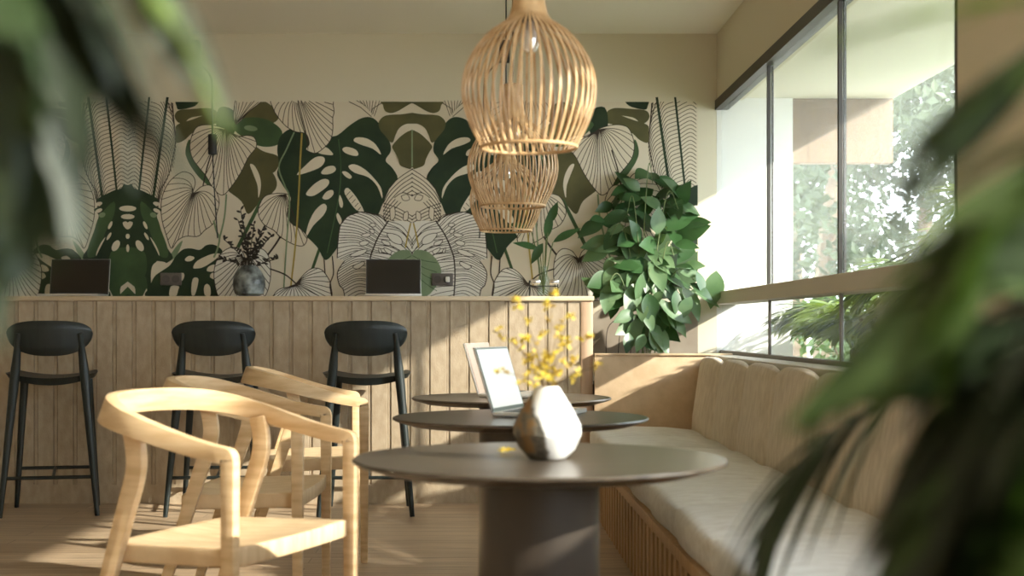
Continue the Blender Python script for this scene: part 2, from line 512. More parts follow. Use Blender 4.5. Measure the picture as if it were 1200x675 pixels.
# olive cluster at the top
mu.poly(c1((380, 30), (520, 30), (500, 80), (400, 105), (378, 85)), 'mu_dark')
mu.poly(c1((365, 150), (390, 110), (480, 100), (600, 95), (640, 130), (480, 155), (430, 190), (390, 190)), 'mu_olive')
mu.poly(c1((372, 250), (380, 205), (480, 170), (640, 120), (720, 170), (560, 215), (480, 260), (430, 305), (375, 322)), 'mu_olive')
mu.poly(c1((660, 90), (760, 120), (760, 250), (700, 300), (640, 220)), 'mu_dark')
mu.poly(c1((435, 375), (465, 300), (500, 430), (600, 560), (600, 612), (520, 545), (455, 450)), 'mu_green')
# leaf group right of it
mu.poly(cv(0, 0, 1, [(283, 122), (307, 118), (322, 128), (326, 140), (312, 146), (290, 140), (276, 134)]), 'mu_olive')
mu.poly(cv(0, 0, 1, [(270, 146), (290, 138), (312, 140), (328, 150), (331, 160), (325, 170), (308, 172), (290, 165)]), 'mu_green')
mu.ell((294, 150.5), 8, 3.2, 8, 'mu_sage')
mu.poly(cv(0, 0, 1, [(283, 158), (306, 176), (324, 182), (328, 190), (319, 203), (300, 190), (288, 176)]), 'mu_olive')
mu.poly(cv(0, 0, 1, [(268, 195), (285, 176), (305, 186), (322, 206), (323, 222), (304, 238), (291, 251), (283, 236), (266, 222), (262, 208)]), 'mu_olive')
mu.poly(cv(0, 0, 1, [(293, 193), (298, 194), (304, 205), (306, 218), (303, 232), (302, 218), (297, 204)]), 'mu_bg')
mu.heart(cv(0, 0, 1, [(281, 108), (306, 112), (305, 120), (292, 131), (282, 142), (276, 145), (274, 130)]), (276, 146), (300, 112), 14, lw=.7)
# large line-drawn heart leaf under the cluster
mu.heart(c1((690, 228), (600, 205), (520, 215), (485, 260), (465, 340), (480, 420), (520, 480), (570, 540), (620, 625), (680, 668), (740, 610), (800, 520), (850, 420), (902, 350), (890, 290), (840, 275), (780, 285), (735, 262)), (264, 152), (262, 229), 30)
mu.line(c1((615, 370), (580, 480), (552, 605)), 1.6)
# heart leaf lower left
mu.heart([(226, 226), (229, 214), (225, 205), (215, 201.5), (205, 207), (196, 217), (190, 232), (189, 248), (191, 262), (195, 275), (201, 291), (208, 282), (218, 277), (232, 277), (240, 270), (250, 262), (255, 248), (257, 235), (252, 222), (245, 217), (236, 219), (230, 224)], (227, 227), (202, 290), 34)
mu.poly(c2((290, 445), (345, 360), (385, 322), (372, 365), (345, 420), (310, 445)), 'mu_sage')
# central dark monstera (mirrored about its midrib)
mu.poly([(140, 226), (160, 222), (172, 226), (186, 234), (181, 240), (190, 246), (184, 252), (187, 262), (191, 276), (196, 290), (203, 302), (193, 309), (184, 306), (177, 322), (175, 350), (140, 352)], 'mu_dark', 3)
mu.poly([(166, 236), (182, 252), (190, 272), (197, 292), (196, 302), (186, 298), (176, 272), (166, 252)], 'mu_green', 3)
mu.poly([(140, 296), (156, 290), (170, 296), (172, 318), (162, 336), (152, 344), (140, 344)], 'mu_green', 3)
for c, rx, ry, ro in (((150, 244.5), 10, 3.4, 0), ((150, 254), 8, 3, 0), ((150, 277), 2.4, 3, 0), ((150, 291), 1.8, 4.5, 0), ((170.5, 264), 1.8, 5, -25), ((172, 277), 1.6, 5, -30), ((164, 288), 4, 7, -30), ((184, 239), 4.5, 2.2, 15), ((184, 247), 4.5, 2.2, 25), ((180, 252), 4, 3, 20)):
    mu.ell(c, rx, ry, ro, 'mu_bg' if ro != 20 else 'mu_sage')
mu.poly([(145, 261), (148, 259.5), (150, 261), (152, 259.5), (156, 261), (154, 266), (150, 269), (146, 266)], 'mu_bg', 2)
mu.poly([(176, 278), (181, 284), (186, 294), (187, 300), (183, 292)], 'mu_bg', 3)
mu.poly([(140, 340), (150, 330), (158, 336), (159, 342), (150, 336), (140, 346)], 'mu_bg', 0)
mu.poly([(160, 330), (168, 320), (173, 333), (172, 350), (160, 350)], 'mu_green', 3)
mu.poly([(166, 350), (172, 338), (175, 350)], 'mu_bg', 0)
# monstera at the foot, with slits
mu.poly(c2((185, 670), (188, 600), (215, 540), (262, 505), (310, 470), (345, 415), (390, 375), (440, 370), (490, 378), (530, 350), (580, 348), (628, 385), (600, 430), (585, 520), (592, 600), (612, 670)), 'mu_dark', 4)
mu.poly(c2((200, 480), (235, 450), (280, 455), (285, 480), (240, 510), (195, 560)), 'mu_bg', 3)
for q in (((400, 435), (425, 415), (458, 425), (440, 445), (410, 448)), ((450, 485), (475, 445), (560, 405), (612, 402), (600, 425), (520, 480), (470, 492)),
          ((532, 505), (545, 480), (580, 468), (585, 500), (560, 512)), ((552, 545), (560, 522), (582, 520), (582, 556)),
          ((440, 590), (452, 550), (480, 552), (478, 590), (460, 652), (440, 650)), ((515, 610), (530, 586), (552, 600), (555, 655), (522, 655)),
          ((305, 660), (315, 600), (362, 600), (358, 625), (345, 660)), ((368, 525), (392, 520), (395, 545), (378, 568))):
    mu.poly(c2(*q), 'mu_bg', 3)
# stems in the middle
mu.line(c2((575, 200), (590, 260), (610, 310), (595, 380), (575, 425)), 2.2, 'mu_sage')
mu.line(c2((652, 40), (640, 180), (610, 310)), 2.0, 'mu_sage')
mu.line([(307, 234), (279, 290)], 4.2, 'mu_green', 0)
mu.line([(329, 277), (322, 288), (313, 300)], 2.2)
mu.line([(375, 290), (366, 316)], 3.4, 'mu_green', 0)
# the leaf behind the vase
mu.heart(c2((770, 430), (745, 385), (690, 362), (625, 395), (585, 465), (578, 560), (610, 670), (700, 690), (800, 700), (885, 660), (917, 570), (920, 480), (905, 410), (865, 372), (810, 385)), (288, 304), (276, 352), 32, 'mu_white')
# big dark monstera
mu.poly([(325, 176), (328, 161.5), (337, 152.6), (346, 152), (358.6, 156), (372, 160), (390, 160), (398, 157), (410, 147), (424.4, 138.4), (437, 138.4), (447.5, 149), (456.4, 165), (458, 177.5), (452, 188), (460, 197), (466, 209.5), (456.4, 222), (449, 238), (440, 255), (410, 272), (396, 290), (382, 305), (372, 290), (360, 278), (348, 268), (336.6, 254.6), (341, 233.5), (332, 218), (325, 205), (327, 192)], 'mu_dark', 4)
for q in (((645, 310), (665, 288), (730, 295), (790, 335), (825, 402), (770, 362), (690, 335)), ((570, 365), (600, 350), (660, 370), (675, 405), (640, 408), (590, 390)),
          ((610, 480), (650, 465), (720, 500), (790, 570), (828, 630), (832, 690), (800, 610), (740, 550), (650, 520)), ((568, 515), (600, 515), (632, 545), (620, 560), (590, 545)),
          ((270, 535), (330, 470), (390, 420), (440, 415), (455, 440), (430, 480), (360, 512)), ((430, 520), (460, 485), (510, 475), (528, 500), (500, 525), (450, 532)),
          ((330, 660), (380, 600), (440, 563), (480, 570), (475, 605), (420, 650), (370, 675)), ((412, 390), (460, 352), (508, 395), (490, 405))):
    mu.poly(c3(*q), 'mu_bg', 3)
for q in (((405, 60), (430, 25), (465, 15), (472, 40), (445, 68), (420, 72)), ((305, 300), (320, 220), (360, 140), (410, 98), (432, 120), (410, 170), (350, 230)),
          ((503, 60), (512, 45), (530, 90), (525, 122), (510, 110)), ((490, 170), (500, 155), (522, 195), (515, 225), (500, 205)), ((538, 25), (560, 2), (612, 60), (658, 145), (610, 135), (560, 70))):
    mu.poly(c4(*q), 'mu_bg', 3)
for k in range(5):
    mu.line(c4((548 + k * 18, 50 + k * 22), (575 + k * 16, 22 + k * 24)), .7, smooth=0)
mu.line(c3((545, 300), (560, 480), (545, 690), (470, 1050)), 1.2, 'mu_green')
# line leaf at the top
mu.heart(c3((110, 30), (115, 100), (150, 160), (200, 215), (260, 250), (330, 265), (352, 330), (330, 367), (390, 392), (445, 360), (490, 310), (507, 240), (507, 160), (515, 125), (510, 80), (490, 30), (300, 20)), (350, 113), (369, 179), 24, bulge=1.0)
# line leaf beside the stems
mu.heart(c4((15, 160), (25, 100), (60, 50), (130, 35), (190, 40), (215, 70), (190, 160), (220, 220), (270, 250), (312, 300), (290, 352), (230, 345), (150, 300), (110, 260), (50, 225)), (335, 228), (356, 287), 22, bulge=.9)
# ochre and dark stems
mu.line([(354, 156), (352, 190), (350.4, 225), (347, 280), (341, 336)], 2.0, 'mu_ochre')
mu.line([(345, 155), (336, 175), (327, 196), (334, 218), (339.5, 235), (336, 285), (332.7, 338)], 1.8, 'mu_sage')
# leaf at the foot
mu.heart(c4((245, 585), (300, 520), (350, 490), (400, 500), (440, 550), (457, 600), (450, 680), (300, 690), (105, 690), (112, 650), (150, 615), (235, 600)), (347, 333), (372, 346), 22, 'mu_white')
mu.line(c4((90, 495), (180, 530), (245, 585)), 1.6)
mu.line([(380, 303), (380.5, 312), (381, 320)], 1.3)
mu.line([(389.5, 300), (391, 320), (387, 333), (389, 348)], 1.4)
# olive shield in the centre of the mirror
def sym(*p):
    q = c3(*p); return q + [(966 - x, y) for x, y in reversed(q)]
mu.poly(sym((835, 30), (838, 75), (850, 112), (885, 128), (930, 118), (975, 92), (1020, 66)), 'mu_olive', 4)
mu.poly(sym((1028, 126), (960, 136), (900, 138), (850, 146), (818, 172), (808, 200), (820, 240), (850, 275), (885, 318), (905, 318), (920, 275), (945, 228), (985, 202), (1028, 194)), 'mu_olive', 3)
mu.poly(sym((1028, 238), (985, 258), (945, 290), (912, 325), (897, 352), (915, 385), (938, 430), (950, 470), (985, 488), (1028, 500)), 'mu_olive', 3)
mu.line(c3((1030, 240), (1030, 480)), 1.6, 'mu_sage', 0)
mu.poly(c3((610, 40), (832, 40), (800, 95), (762, 152), (690, 90)), 'mu_bg', 0)
for k in range(9):
    mu.line(c3((640 + k * 22, 45), (700 + k * 10, 60 + k * 11)), .7, smooth=0)
mu.line(c3((612, 52), (690, 90), (762, 152), (768, 100), (832, 60)), .9, smooth=0)
# ink rosette under it
mu.poly([(449, 240), (456, 222), (466, 210), (484, 196), (484, 290), (450, 268)], 'mu_bg', 0)
for k in range(7):
    y0 = 198 + k * 5
    mu.line([(484, y0), (470, y0 + 9), (458 - k * .6, y0 + 20 + k * 1.2), (450 - k * .3, y0 + 34 + k * .5)], .9)
for k in range(6):
    mu.line([(449, 238 + k * 4), (466, 244 + k * 4.2), (484, 254 + k * 4)], .9)
mu.poly([(462, 232), (472, 226), (484, 230), (484, 238), (472, 238)], 'mu_bg', 2); mu.line([(462, 232), (472, 226), (484, 230)], .9)
for q in (((457, 245), (462, 242), (463, 254), (458, 258)), ((473, 250), (478, 248), (478, 257), (473, 258)), ((470, 230), (477, 228), (480, 234), (473, 235))):
    mu.poly(q, 'mu_bg', 3); mu.line(list(q) + [q[0]], .8)
# large ink-drawn monstera
body = c4((495, 430), (500, 330), (515, 230), (560, 175), (640, 148), (730, 165), (800, 208), (880, 200), (956, 215), (956, 700), (545, 700), (530, 610), (508, 592), (495, 520), (540, 445))
mu.poly(body, 'mu_white', 0)
mu.line(c4((495, 430), (500, 330), (515, 230), (560, 175), (640, 148), (730, 165), (800, 208)), 1.1)
mu.line(c4((540, 445), (497, 515), (508, 592), (532, 620), (545, 700)), 1.1)
mid = spline([Vector(p) for p in c4((808, 200), (750, 290), (715, 370), (695, 440), (690, 560), (700, 700))], 12)
mu.line(mid, 1.6, smooth=0)
edge = spline([Vector(p) for p in c4((720, 165), (640, 150), (565, 178), (515, 232), (503, 290), (500, 340), (498, 425), (540, 445), (500, 510), (500, 560), (512, 595), (535, 625), (560, 690), (620, 760))], 12)
nE = len(edge)
for k in range(40):
    t = k / 39
    a = mid[min(int((.04 + t * .96) * (len(mid) - 1)), len(mid) - 1)]; b = edge[min(int(t * (nE - 1)), nE - 1)]
    mu.line([a, a * .55 + b * .45 + Vector((-1, -4.5)), b], .75)
for k in range(30):
    t = k / 29
    a = mid[min(int((.03 + t * .97) * (len(mid) - 1)), len(mid) - 1)]
    b = Vector((484, a.y + 24 + 6 * math.sin(k * 1.7)))
    mu.line([a, a * .5 + b * .5 + Vector((2, -6)), b], .75)
for q in (((640, 290), (680, 275), (700, 288), (670, 302)), ((630, 335), (660, 322), (690, 330), (670, 350), (640, 352)), ((690, 225), (715, 215), (730, 230), (710, 240)), ((690, 255), (715, 255), (722, 275), (705, 278)),
          ((570, 415), (620, 385), (675, 375), (660, 400), (610, 418)), ((590, 480), (650, 450), (660, 465), (620, 495)), ((798, 280), (850, 285), (885, 310), (885, 345), (830, 330)), ((765, 318), (810, 330), (815, 352), (780, 345)), ((745, 365), (765, 385), (755, 400)), ((780, 365), (825, 385), (815, 405), (790, 390))):
    q = c4(*q); mu.poly(q, 'mu_white', 3); mu.line([tuple(v) for v in spline([Vector(p) for p in q], 4, True)] + [q[0]], .8, smooth=0)
mu.line(c4((942, 215), (925, 290), (910, 365)), 1.8, 'mu_ochre')
# rounded sage leaf in the centre
mu.poly([(483, 300), (490, 293), (503, 296), (514, 308), (517, 322), (508, 340), (495, 349), (470, 349)], 'mu_sage', 3)
for k in range(4): mu.line([(484, 300 + k * 4), (495, 305 + k * 8), (512, 308 + k * 11)], .7, 'mu_green')
# large leaves at the very foot, shade put into their colour (seen beside the counter)
mu.poly([(150, 352), (190, 360), (232, 372), (262, 395), (270, 425), (140, 425), (140, 352)], 'mu_taupe', 3)
mu.poly([(196, 358), (230, 352), (262, 362), (284, 384), (275, 402), (240, 380)], 'mu_taupe', 3)
for k in range(5): mu.line([(160 + k * 20, 356 + k * 4), (190 + k * 16, 385), (200 + k * 14, 420)], .9)
mural = obj('mural_art', mu.bm, mu.names, None, False)
tag(mural, 'wide tropical leaf mural in cream, green and black ink across the back wall', 'mural')

# ------------------------------------------------------------------ bar counter
YB = 8.0; XB = .62; ZB = 1.215
bar = thing('bar_counter', 'long wood-clad bar counter with grooved front below the leaf mural', 'counter', (-1.5, YB, 0))
def loc(bm, o):
    bmesh.ops.translate(bm, verts=bm.verts, vec=-Vector(o.location)); return bm
bm = bmesh.new(); x = -3.75
while x < XB - .1:
    box(bm, x + .0115, x + .1035, YB, YB + .03, .11, ZB - .028, bev=.0025)
    box(bm, x - .0085, x + .0085, YB + .005, YB + .03, .11, ZB - .028)
    x += .115
box(bm, -3.8, XB, YB + .012, YB + .05, .11, ZB - .028)
obj('front_panel', loc(bm, bar), 'barwood', bar, False)
obj('plinth', loc(B(-3.8, XB, YB, YB + .05, 0, .112), bar), 'barwood', bar, False)
obj('end_post', loc(B(XB - .03, XB + .045, YB - .008, YB + .46, 0, ZB - .028, bev=.012), bar), 'barpost', bar)
obj('countertop', loc(B(-3.8, XB + .05, YB - .015, YB + .48, ZB - .028, ZB, bev=.004), bar), 'bartop', bar)

# planter box between the counter and the window wall
pl = thing('planter_box', 'low pale oak planter box between the counter end and the window wall', 'planter', (1.0, 8.2, 0))
obj('front_panel', loc(B(XB + .05, XR - .005, 7.95, 7.98, 0, .868, bev=.002), pl), 'endpanel', pl)
obj('rim', loc(B(XB + .05, XR - .005, 7.94, 7.995, .868, .88, bev=.002), pl), 'endpanel', pl)
obj('soil', loc(B(XB + .05, XR - .005, 7.98, 8.48, 0, .70), pl), 'soil', pl)

# ------------------------------------------------------------------ bench
BX0, BX1, BY0, BY1 = .636, 1.20, 2.5, 7.93
bench = thing('banquette_bench', 'long upholstered window bench with channelled back and slatted oak base', 'bench', (.95, 5.2, 0))
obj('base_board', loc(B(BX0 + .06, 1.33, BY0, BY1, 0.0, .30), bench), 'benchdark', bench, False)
bm = bmesh.new(); y = BY0
while y < BY1 - .07:
    box(bm, BX0, BX0 + .05, y, y + .062, .0, .285); y += .12
obj('slatted_base', loc(bm, bench), 'benchwood', bench, False)
obj('seat_rail', loc(B(BX0 - .004, 1.3, BY0, BY1, .284, .325, bev=.003), bench), 'benchwood', bench)
n = 8; cw = (BY1 - BY0) / n


def pillow_strip(y0, y1, prof, puff, nu=10):
    """upholstered channel: profile (x,z,nx,nz) swept along y, puffed out between its two seams"""
    bm = bmesh.new(); rings = []
    for i in range(nu + 1):
        u = i / nu
        k = (1 - abs(2 * u - 1) ** 3.2)
        ring = []
        for (px, pz, ax, az) in prof:
            d = puff * (k - 1)
            ring.append(bm.verts.new((px + ax * d, y0 + (y1 - y0) * u, pz + az * d)))
        rings.append(ring)
    m = len(prof)
    for i in range(nu):
        for k in range(m):
            bm.faces.new((rings[i][k], rings[i][(k + 1) % m], rings[i + 1][(k + 1) % m], rings[i + 1][k]))
    bm.faces.new(rings[0]); bm.faces.new(rings[-1][::-1])
    return bm


seatprof = [(1.24, .33, 0, 0), (BX0 + .02, .328, 0, 0), (BX0 - .005, .345, -1, 0), (BX0 - .014, .385, -1, .1), (BX0 - .012, .432, -.9, .3), (BX0 + .002, .452, -.7, .7), (BX0 + .022, .461, -.3, 1), (BX0 + .07, .467, -.1, 1),
            (.85, .475, 0, 1), (1.05, .470, 0, 1), (1.20, .455, 0, 1), (1.25, .43, 0, 0)]
backprof = [(1.335, .42, 0, 0), (1.335, .80, 0, 0), (1.33, .845, .3, .8), (1.31, .866, 0, 1), (1.285, .868, -.2, 1), (1.262, .855, -.8, .7), (1.248, .82, -1, .1), (1.225, .66, -1, 0), (1.205, .52, -1, 0), (1.20, .42, -1, 0)]
for i in range(n):
    a, b = BY0 + i * cw + .002, BY0 + (i + 1) * cw - .002
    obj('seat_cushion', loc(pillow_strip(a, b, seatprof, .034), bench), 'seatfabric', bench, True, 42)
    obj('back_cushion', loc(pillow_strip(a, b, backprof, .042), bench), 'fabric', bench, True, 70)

# ------------------------------------------------------------------ bar stools (front of the stool looks to the counter, +y)
def stool_root():
    r = thing('bar_stool', '', 'stool', (0, 0, 0))
    # backrest: lens-shaped curved panel
    bm = bmesh.new(); nu, nv = 36, 8; G = [[], []]
    for side in (0, 1):
        for i in range(nu + 1):
            u = math.sin(PI / 2 * (-1 + 2 * i / nu))
            zt = 1.0 + .066 * max(0, 1 - abs(u) ** 3.4) ** .5 + .002
            zb = 1.0 - .123 * max(0, 1 - abs(u) ** 2.5) ** .52 - .002
            col = []
            for j in range(nv + 1):
                v = j / nv
                ed = (1 - (2 * v - 1) ** 6) * (1 - .5 * abs(u) ** 8)
                y = -.045 + .045 * (1 - u * u) * -1 + .02 * (v - .5) * -1 + (.014 if side else -.014) * ed
                col.append(bm.verts.new((u * .227, y + .062, zb + (zt - zb) * v)))
            G[side].append(col)
    for s_ in (0, 1):
        for i in range(nu):
            for j in range(nv):
                q = (G[s_][i][j], G[s_][i + 1][j], G[s_][i + 1][j + 1], G[s_][i][j + 1])
                bm.faces.new(q if s_ == 0 else q[::-1])
    bmesh.ops.remove_doubles(bm, verts=bm.verts, dist=1e-5)
    obj('backrest', bm, 'blackwood', r)
    # saddle seat
    bm = bmesh.new(); nx, ny = 16, 10; top = []; bot = []
    for i in range(nx + 1):
        u = -1 + 2 * i / nx; a = []; b = []
        for j in range(ny + 1):
            v = -1 + 2 * j / ny
            sx = .25 * (1 - .10 * (v * .5 + .5)) * u * (1 - .06 * abs(v) ** 6); sy = .205 * v * (1 - .16 * u ** 4)
            z = .748 + .028 * u * u - .004 + .004 * v
            a.append(bm.verts.new((sx, .24 + sy, z + .012))); b.append(bm.verts.new((sx * .93, .24 + sy * .93, z - .028 + .012 * u * u)))
        top.append(a); bot.append(b)
    for i in range(nx):
        for j in range(ny):
            bm.faces.new((top[i][j], top[i + 1][j], top[i + 1][j + 1], top[i][j + 1]))
            bm.faces.new((bot[i][j], bot[i][j + 1], bot[i + 1][j + 1], bot[i + 1][j]))
    for i in range(nx):
        bm.faces.new((top[i][0], bot[i][0], bot[i + 1][0], top[i + 1][0])); bm.faces.new((top[i][ny], top[i + 1][ny], bot[i + 1][ny], bot[i][ny]))
    for j in range(ny):
        bm.faces.new((top[0][j], top[0][j + 1], bot[0][j + 1], bot[0][j])); bm.faces.new((top[nx][j], bot[nx][j], bot[nx][j + 1], top[nx][j + 1]))
    obj('seat', bm, 'blackwood', r)
    for s_ in (-1, 1):
        pts = spline([(s_ * .255, -.03, 0), (s_ * .222, -.005, .35), (s_ * .190, .02, .70), (s_ * .172, .012, .88), (s_ * .160, -.022, 1.0)], 6)
        k = len(pts) - 1
        rad = [.013 + .013 * min(1, (i / k) / .5) if i / k < .62 else .026 - .014 * ((i / k - .62) / .38) for i in range(k + 1)]
        obj('leg', tube(bmesh.new(), pts, rad, 12), 'blackwood', r)
        pts = [(s_ * .225, .42, 0), (s_ * .20, .395, .37), (s_ * .175, .37, .735)]
        obj('leg', tube(bmesh.new(), spline(pts, 4), [.013 + .011 * i / 8 for i in range(9)], 12), 'blackwood', r)
    obj('footrest', tube(bmesh.new(), [(-.212, .408, .225), (.212, .408, .225)], .010, 10), 'blackwood', r)
    obj('stretcher', tube(bmesh.new(), [(-.234, -.013, .212), (.234, -.013, .212)], .010, 10), 'blackwood', r)
    obj('cross_stretcher', tube(bmesh.new(), [(0.02, -.013, .212), (-.01, .408, .225)], .009, 10), 'blackwood', r)
    return r


st = stool_root()
spec = [((-2.35, 7.46, 0), .20, 'black wooden bar stool nearest the dark laptop by the left plant'),
        ((-1.455, 7.46, 0), .05, 'black wooden bar stool behind the armchairs, near the mottled vase on the counter'),
        ((-.622, 7.46, 0), .03, 'black wooden bar stool beside the round tables, legs partly sunlit')]
for i, (l, a, lab) in enumerate(spec):
    o = st if i == 0 else copy_tree(st)
    o.location = l; o.rotation_euler = (0, 0, a); tag(o, lab, 'stool', 'black bar stools along the counter')

# ------------------------------------------------------------------ armchairs (front looks to local +x; origin between the front legs)
def chair_root():
    r = thing('armchair', '', 'armchair', (0, 0, 0))
    W = .321; XS = -.24; A = .275; CR = .012
    plan = []
    for k in range(9): plan.append((-CR + (XS + CR) * k / 8, -W))
    for k in range(1, 30):
        th = -PI / 2 + PI * k / 30
        e = 2 / 2.5
        plan.append((XS - A * abs(math.cos(th)) ** e, W * (1 if math.sin(th) > 0 else -1) * abs(math.sin(th)) ** e))
    for k in range(8, -1, -1): plan.append((-CR + (XS + CR) * k / 8, W))
    N = len(plan); rows = []
    def hz(x):
        t = min(1, max(0, -x / .535)); s_ = t * t * (3 - 2 * t) * .5 + t * .5
        return .722 + .133 * s_, .042 + .026 * s_          # top height, band height
    for i, (x, y) in enumerate(plan):
        a = Vector(plan[max(i - 1, 0)]); b = Vector(plan[min(i + 1, N - 1)])
        t = (b - a).normalized(); nrm = Vector((t.y, -t.x, 0))
        zt, h = hz(x)
        lean = .012 * min(1, max(0, -x / .5))
        rows.append(((x, y, zt - h / 2), nrm * .016, Vector((0, 0, h / 2)) + nrm * lean))
    def corner(sy, order):
        out = []
        zt, h = hz(-CR)
        for k in range(1, 7):
            an = (PI / 2) * k / 6
            # outer corner turns down into the leg
            R = .045 + h / 2
            c = Vector((-CR + math.sin(an) * CR, sy * W, zt - h / 2 - CR + math.cos(an) * CR))
            d = Vector((math.sin(an), 0, math.cos(an)))
            out.append((c, Vector((0, sy * .016, 0)) * 1, d * (h / 2) * (1 - .08 * k / 6)))
        return out
    c0 = corner(-1, 0); c1_ = corner(1, 1)
    first = rows[0]
    seq = [(c, Vector((0, -.016, 0)), b) for c, a, b in reversed(c0)] + rows + [(c, Vector((0, .016, 0)), b) for c, a, b in c1_]
    # keep the width vector turning the same way along the path
    prev = None; fix = []
    for c, a, b in seq:
        a = Vector(a)
        if prev is not None and a.dot(prev) < 0: a = -a
        prev = a; fix.append((c, a, b))
    bm = sweep(bmesh.new(), fix); bev(bm, .005, 2, 50)
    obj('arm_rail', bm, 'birch', r, True, 35)
    zj = fix[0][0].z
    for s_ in (-1, 1):
        rows = [((0, s_ * W, 0), (.015, 0, 0), (0, .013, 0)), ((0, s_ * W, .44), (.019, 0, 0), (0, .016, 0)), ((0, s_ * W, zj + .002), (.0212, 0, 0), (0, .016, 0))]
        obj('leg', bev(sweep(bmesh.new(), rows), .004, 2, 50), 'birch', r, True, 35)
    for s_ in (-1, 1):
        cl = spline([(-.51, 0), (-.425, .27), (-.345, .52), (-.308, .63), (-.302, .69), (-.314, .757)], 4)
        rows = []
        for i, p in enumerate(cl):
            t = (cl[min(i + 1, len(cl) - 1)] - cl[max(i - 1, 0)]).normalized(); nn = Vector((t.y, 0, -t.x))
            w = .016 + .010 * min(1, p.y / .6)
            yy = s_ * (.296 + .011 * min(1, p.y / .7))
            rows.append(((p.x, yy, p.y), nn * w, (0, .014, 0)))
        obj('leg', bev(sweep(bmesh.new(), rows), .004, 2, 60), 'birch', r, True, 35)
    # seat: one thick dished board
    bm = bmesh.new(); nx, ny = 14, 14; top = []; bot = []
    for i in range(nx + 1):
        u = -1 + 2 * i / nx; a = []; b = []
        for j in range(ny + 1):
            v = -1 + 2 * j / ny
            x = -.205 + .222 * u; hw = .300 - .018 * (1 - u) * .5 - .0 * u
            x += -.012 * v * v * (1 if u > 0 else -1) * abs(u)
            y = hw * v * (1 - .03 * u ** 8)
            dish = -.016 * (1 - v * v) * (1 - u * u) 
            z = .462 - .012 * (1 - u) * .5 + dish
            a.append(bm.verts.new((x, y, z))); b.append(bm.verts.new((x, y, z - .052 - (dish if abs(u) < 1 and abs(v) < 1 else dish))))
        top.append(a); bot.append(b)
    for i in range(nx):
        for j in range(ny):
            bm.faces.new((top[i][j], top[i + 1][j], top[i + 1][j + 1], top[i][j + 1]))
            bm.faces.new((bot[i][j], bot[i][j + 1], bot[i + 1][j + 1], bot[i + 1][j]))
    for i in range(nx):
        bm.faces.new((top[i][0], bot[i][0], bot[i + 1][0], top[i + 1][0])); bm.faces.new((top[i][ny], top[i + 1][ny], bot[i + 1][ny], bot[i][ny]))
    for j in range(ny):
        bm.faces.new((top[0][j], top[0][j + 1], bot[0][j + 1], bot[0][j])); bm.faces.new((top[nx][j], bot[nx][j], bot[nx][j + 1], top[nx][j + 1]))
    bmesh.ops.recalc_face_normals(bm, faces=bm.faces); bev(bm, .006, 2, 60)
    obj('seat', bm, 'birch_seat', r, True, 50)
    return r


ch = chair_root()
spec = [((-.5115, 3.785), -math.radians(23.2), 'pale birch armchair closest to the front table, whole curved arm rail in view'),
        ((-.61, 4.995), -.04, 'pale birch armchair between two others, partly hidden by the frontmost chair'),
        ((-.552, 6.30), .145, 'pale birch armchair farthest back, next to the counter stools')]
for i, (l, a, lab) in enumerate(spec):
    o = ch if i == 0 else copy_tree(ch)
    o.location = (*l, 0); o.rotation_euler = (0, 0, a); tag(o, lab, 'armchair', 'birch armchairs at the round tables')

# ------------------------------------------------------------------ round tables
def table_root():
    r = thing('round_table', '', 'table')
    R = .405
    obj('tabletop', lathe(bmesh.new(), [(.01, .720), (R - .06, .722), (R - .012, .736), (R - .001, .741), (R, .744), (R - .003, .748), (.01, .748)], 96), 'tabletop', r, True, 30)
    obj('base', lathe(bmesh.new(), [(.01, 0), (.131, 0), (.131, .721), (.01, .721)], 64), 'tablebase', r, True, 40)
    return r


tb = table_root(); TX = .129
for i, (y, lab) in enumerate([(2.966, 'round dark table in front, holding the stone vase of yellow branches'),
                              (4.327, 'round dark table in the middle of the row, under the open laptop with white screen'),
                              (5.545, 'round dark table closest to the counter, at the end of the row')]):
    o = tb if i == 0 else copy_tree(tb)
    o.location = (TX, y, 0); tag(o, lab, 'table', 'round pedestal tables')

# ------------------------------------------------------------------ pendants
def pendant_root():
    r = thing('pendant_lamp', '', 'pendant lamp')
    prof = spline([(.041, .455), (.043, .38), (.052, .344), (.078, .322), (.108, .300), (.143, .258), (.168, .208), (.1765, .16), (.173, .115), (.161, .075), (.143, .035), (.124, 0)], 5)
    nrib = 44
    bm = bmesh.new()
    for k in range(nrib):
        an = 2 * PI * k / nrib
        ca, sa = math.cos(an), math.sin(an)
        rows = []
        for p in prof[8:]:
            c = Vector((p.x * ca, p.x * sa, p.y)); tng = Vector((-sa, ca, 0)); rad = Vector((ca, sa, 0))
            w = min(.0032, p.x * PI / nrib * .95)
            rows.append((c, tng * w, rad * .0018))
        sweep(bm, rows)
    obj('shade', bm, 'rattan', r, False)
    obj('neck', lathe(bmesh.new(), [(.036, .36), (.050, .352), (.044, .375), (.041, .40), (.041, .47), (.036, .475), (.012, .476)], 32), 'rattan', r)
    bm = bmesh.new()
    pts = [(.126 * math.cos(2 * PI * k / 48), .126 * math.sin(2 * PI * k / 48), 0) for k in range(49)]
    tube(bm, pts, .0045, 8, False)
    obj('bottom_ring', bm, 'rattan', r)
    obj('lamp_socket', lathe(bmesh.new(), [(.018, .33), (.02, .365), (.012, .37)], 16), 'cordblack', r)
    obj('bulb', lathe(bmesh.new(), [(.001, .248), (.018, .254), (.028, .272), (.028, .288), (.018, .312), (.013, .332)], 20), 'bulb', r)
    obj('cord', tube(bmesh.new(), [(0, 0, .47), (0, 0, CE - 1.505)], .0035, 8), 'cordblack', r)
    obj('ceiling_cap', lathe(bmesh.new(), [(.05, CE - 1.505 - .03), (.05, CE - 1.505)], 24), 'cordblack', r)
    return r


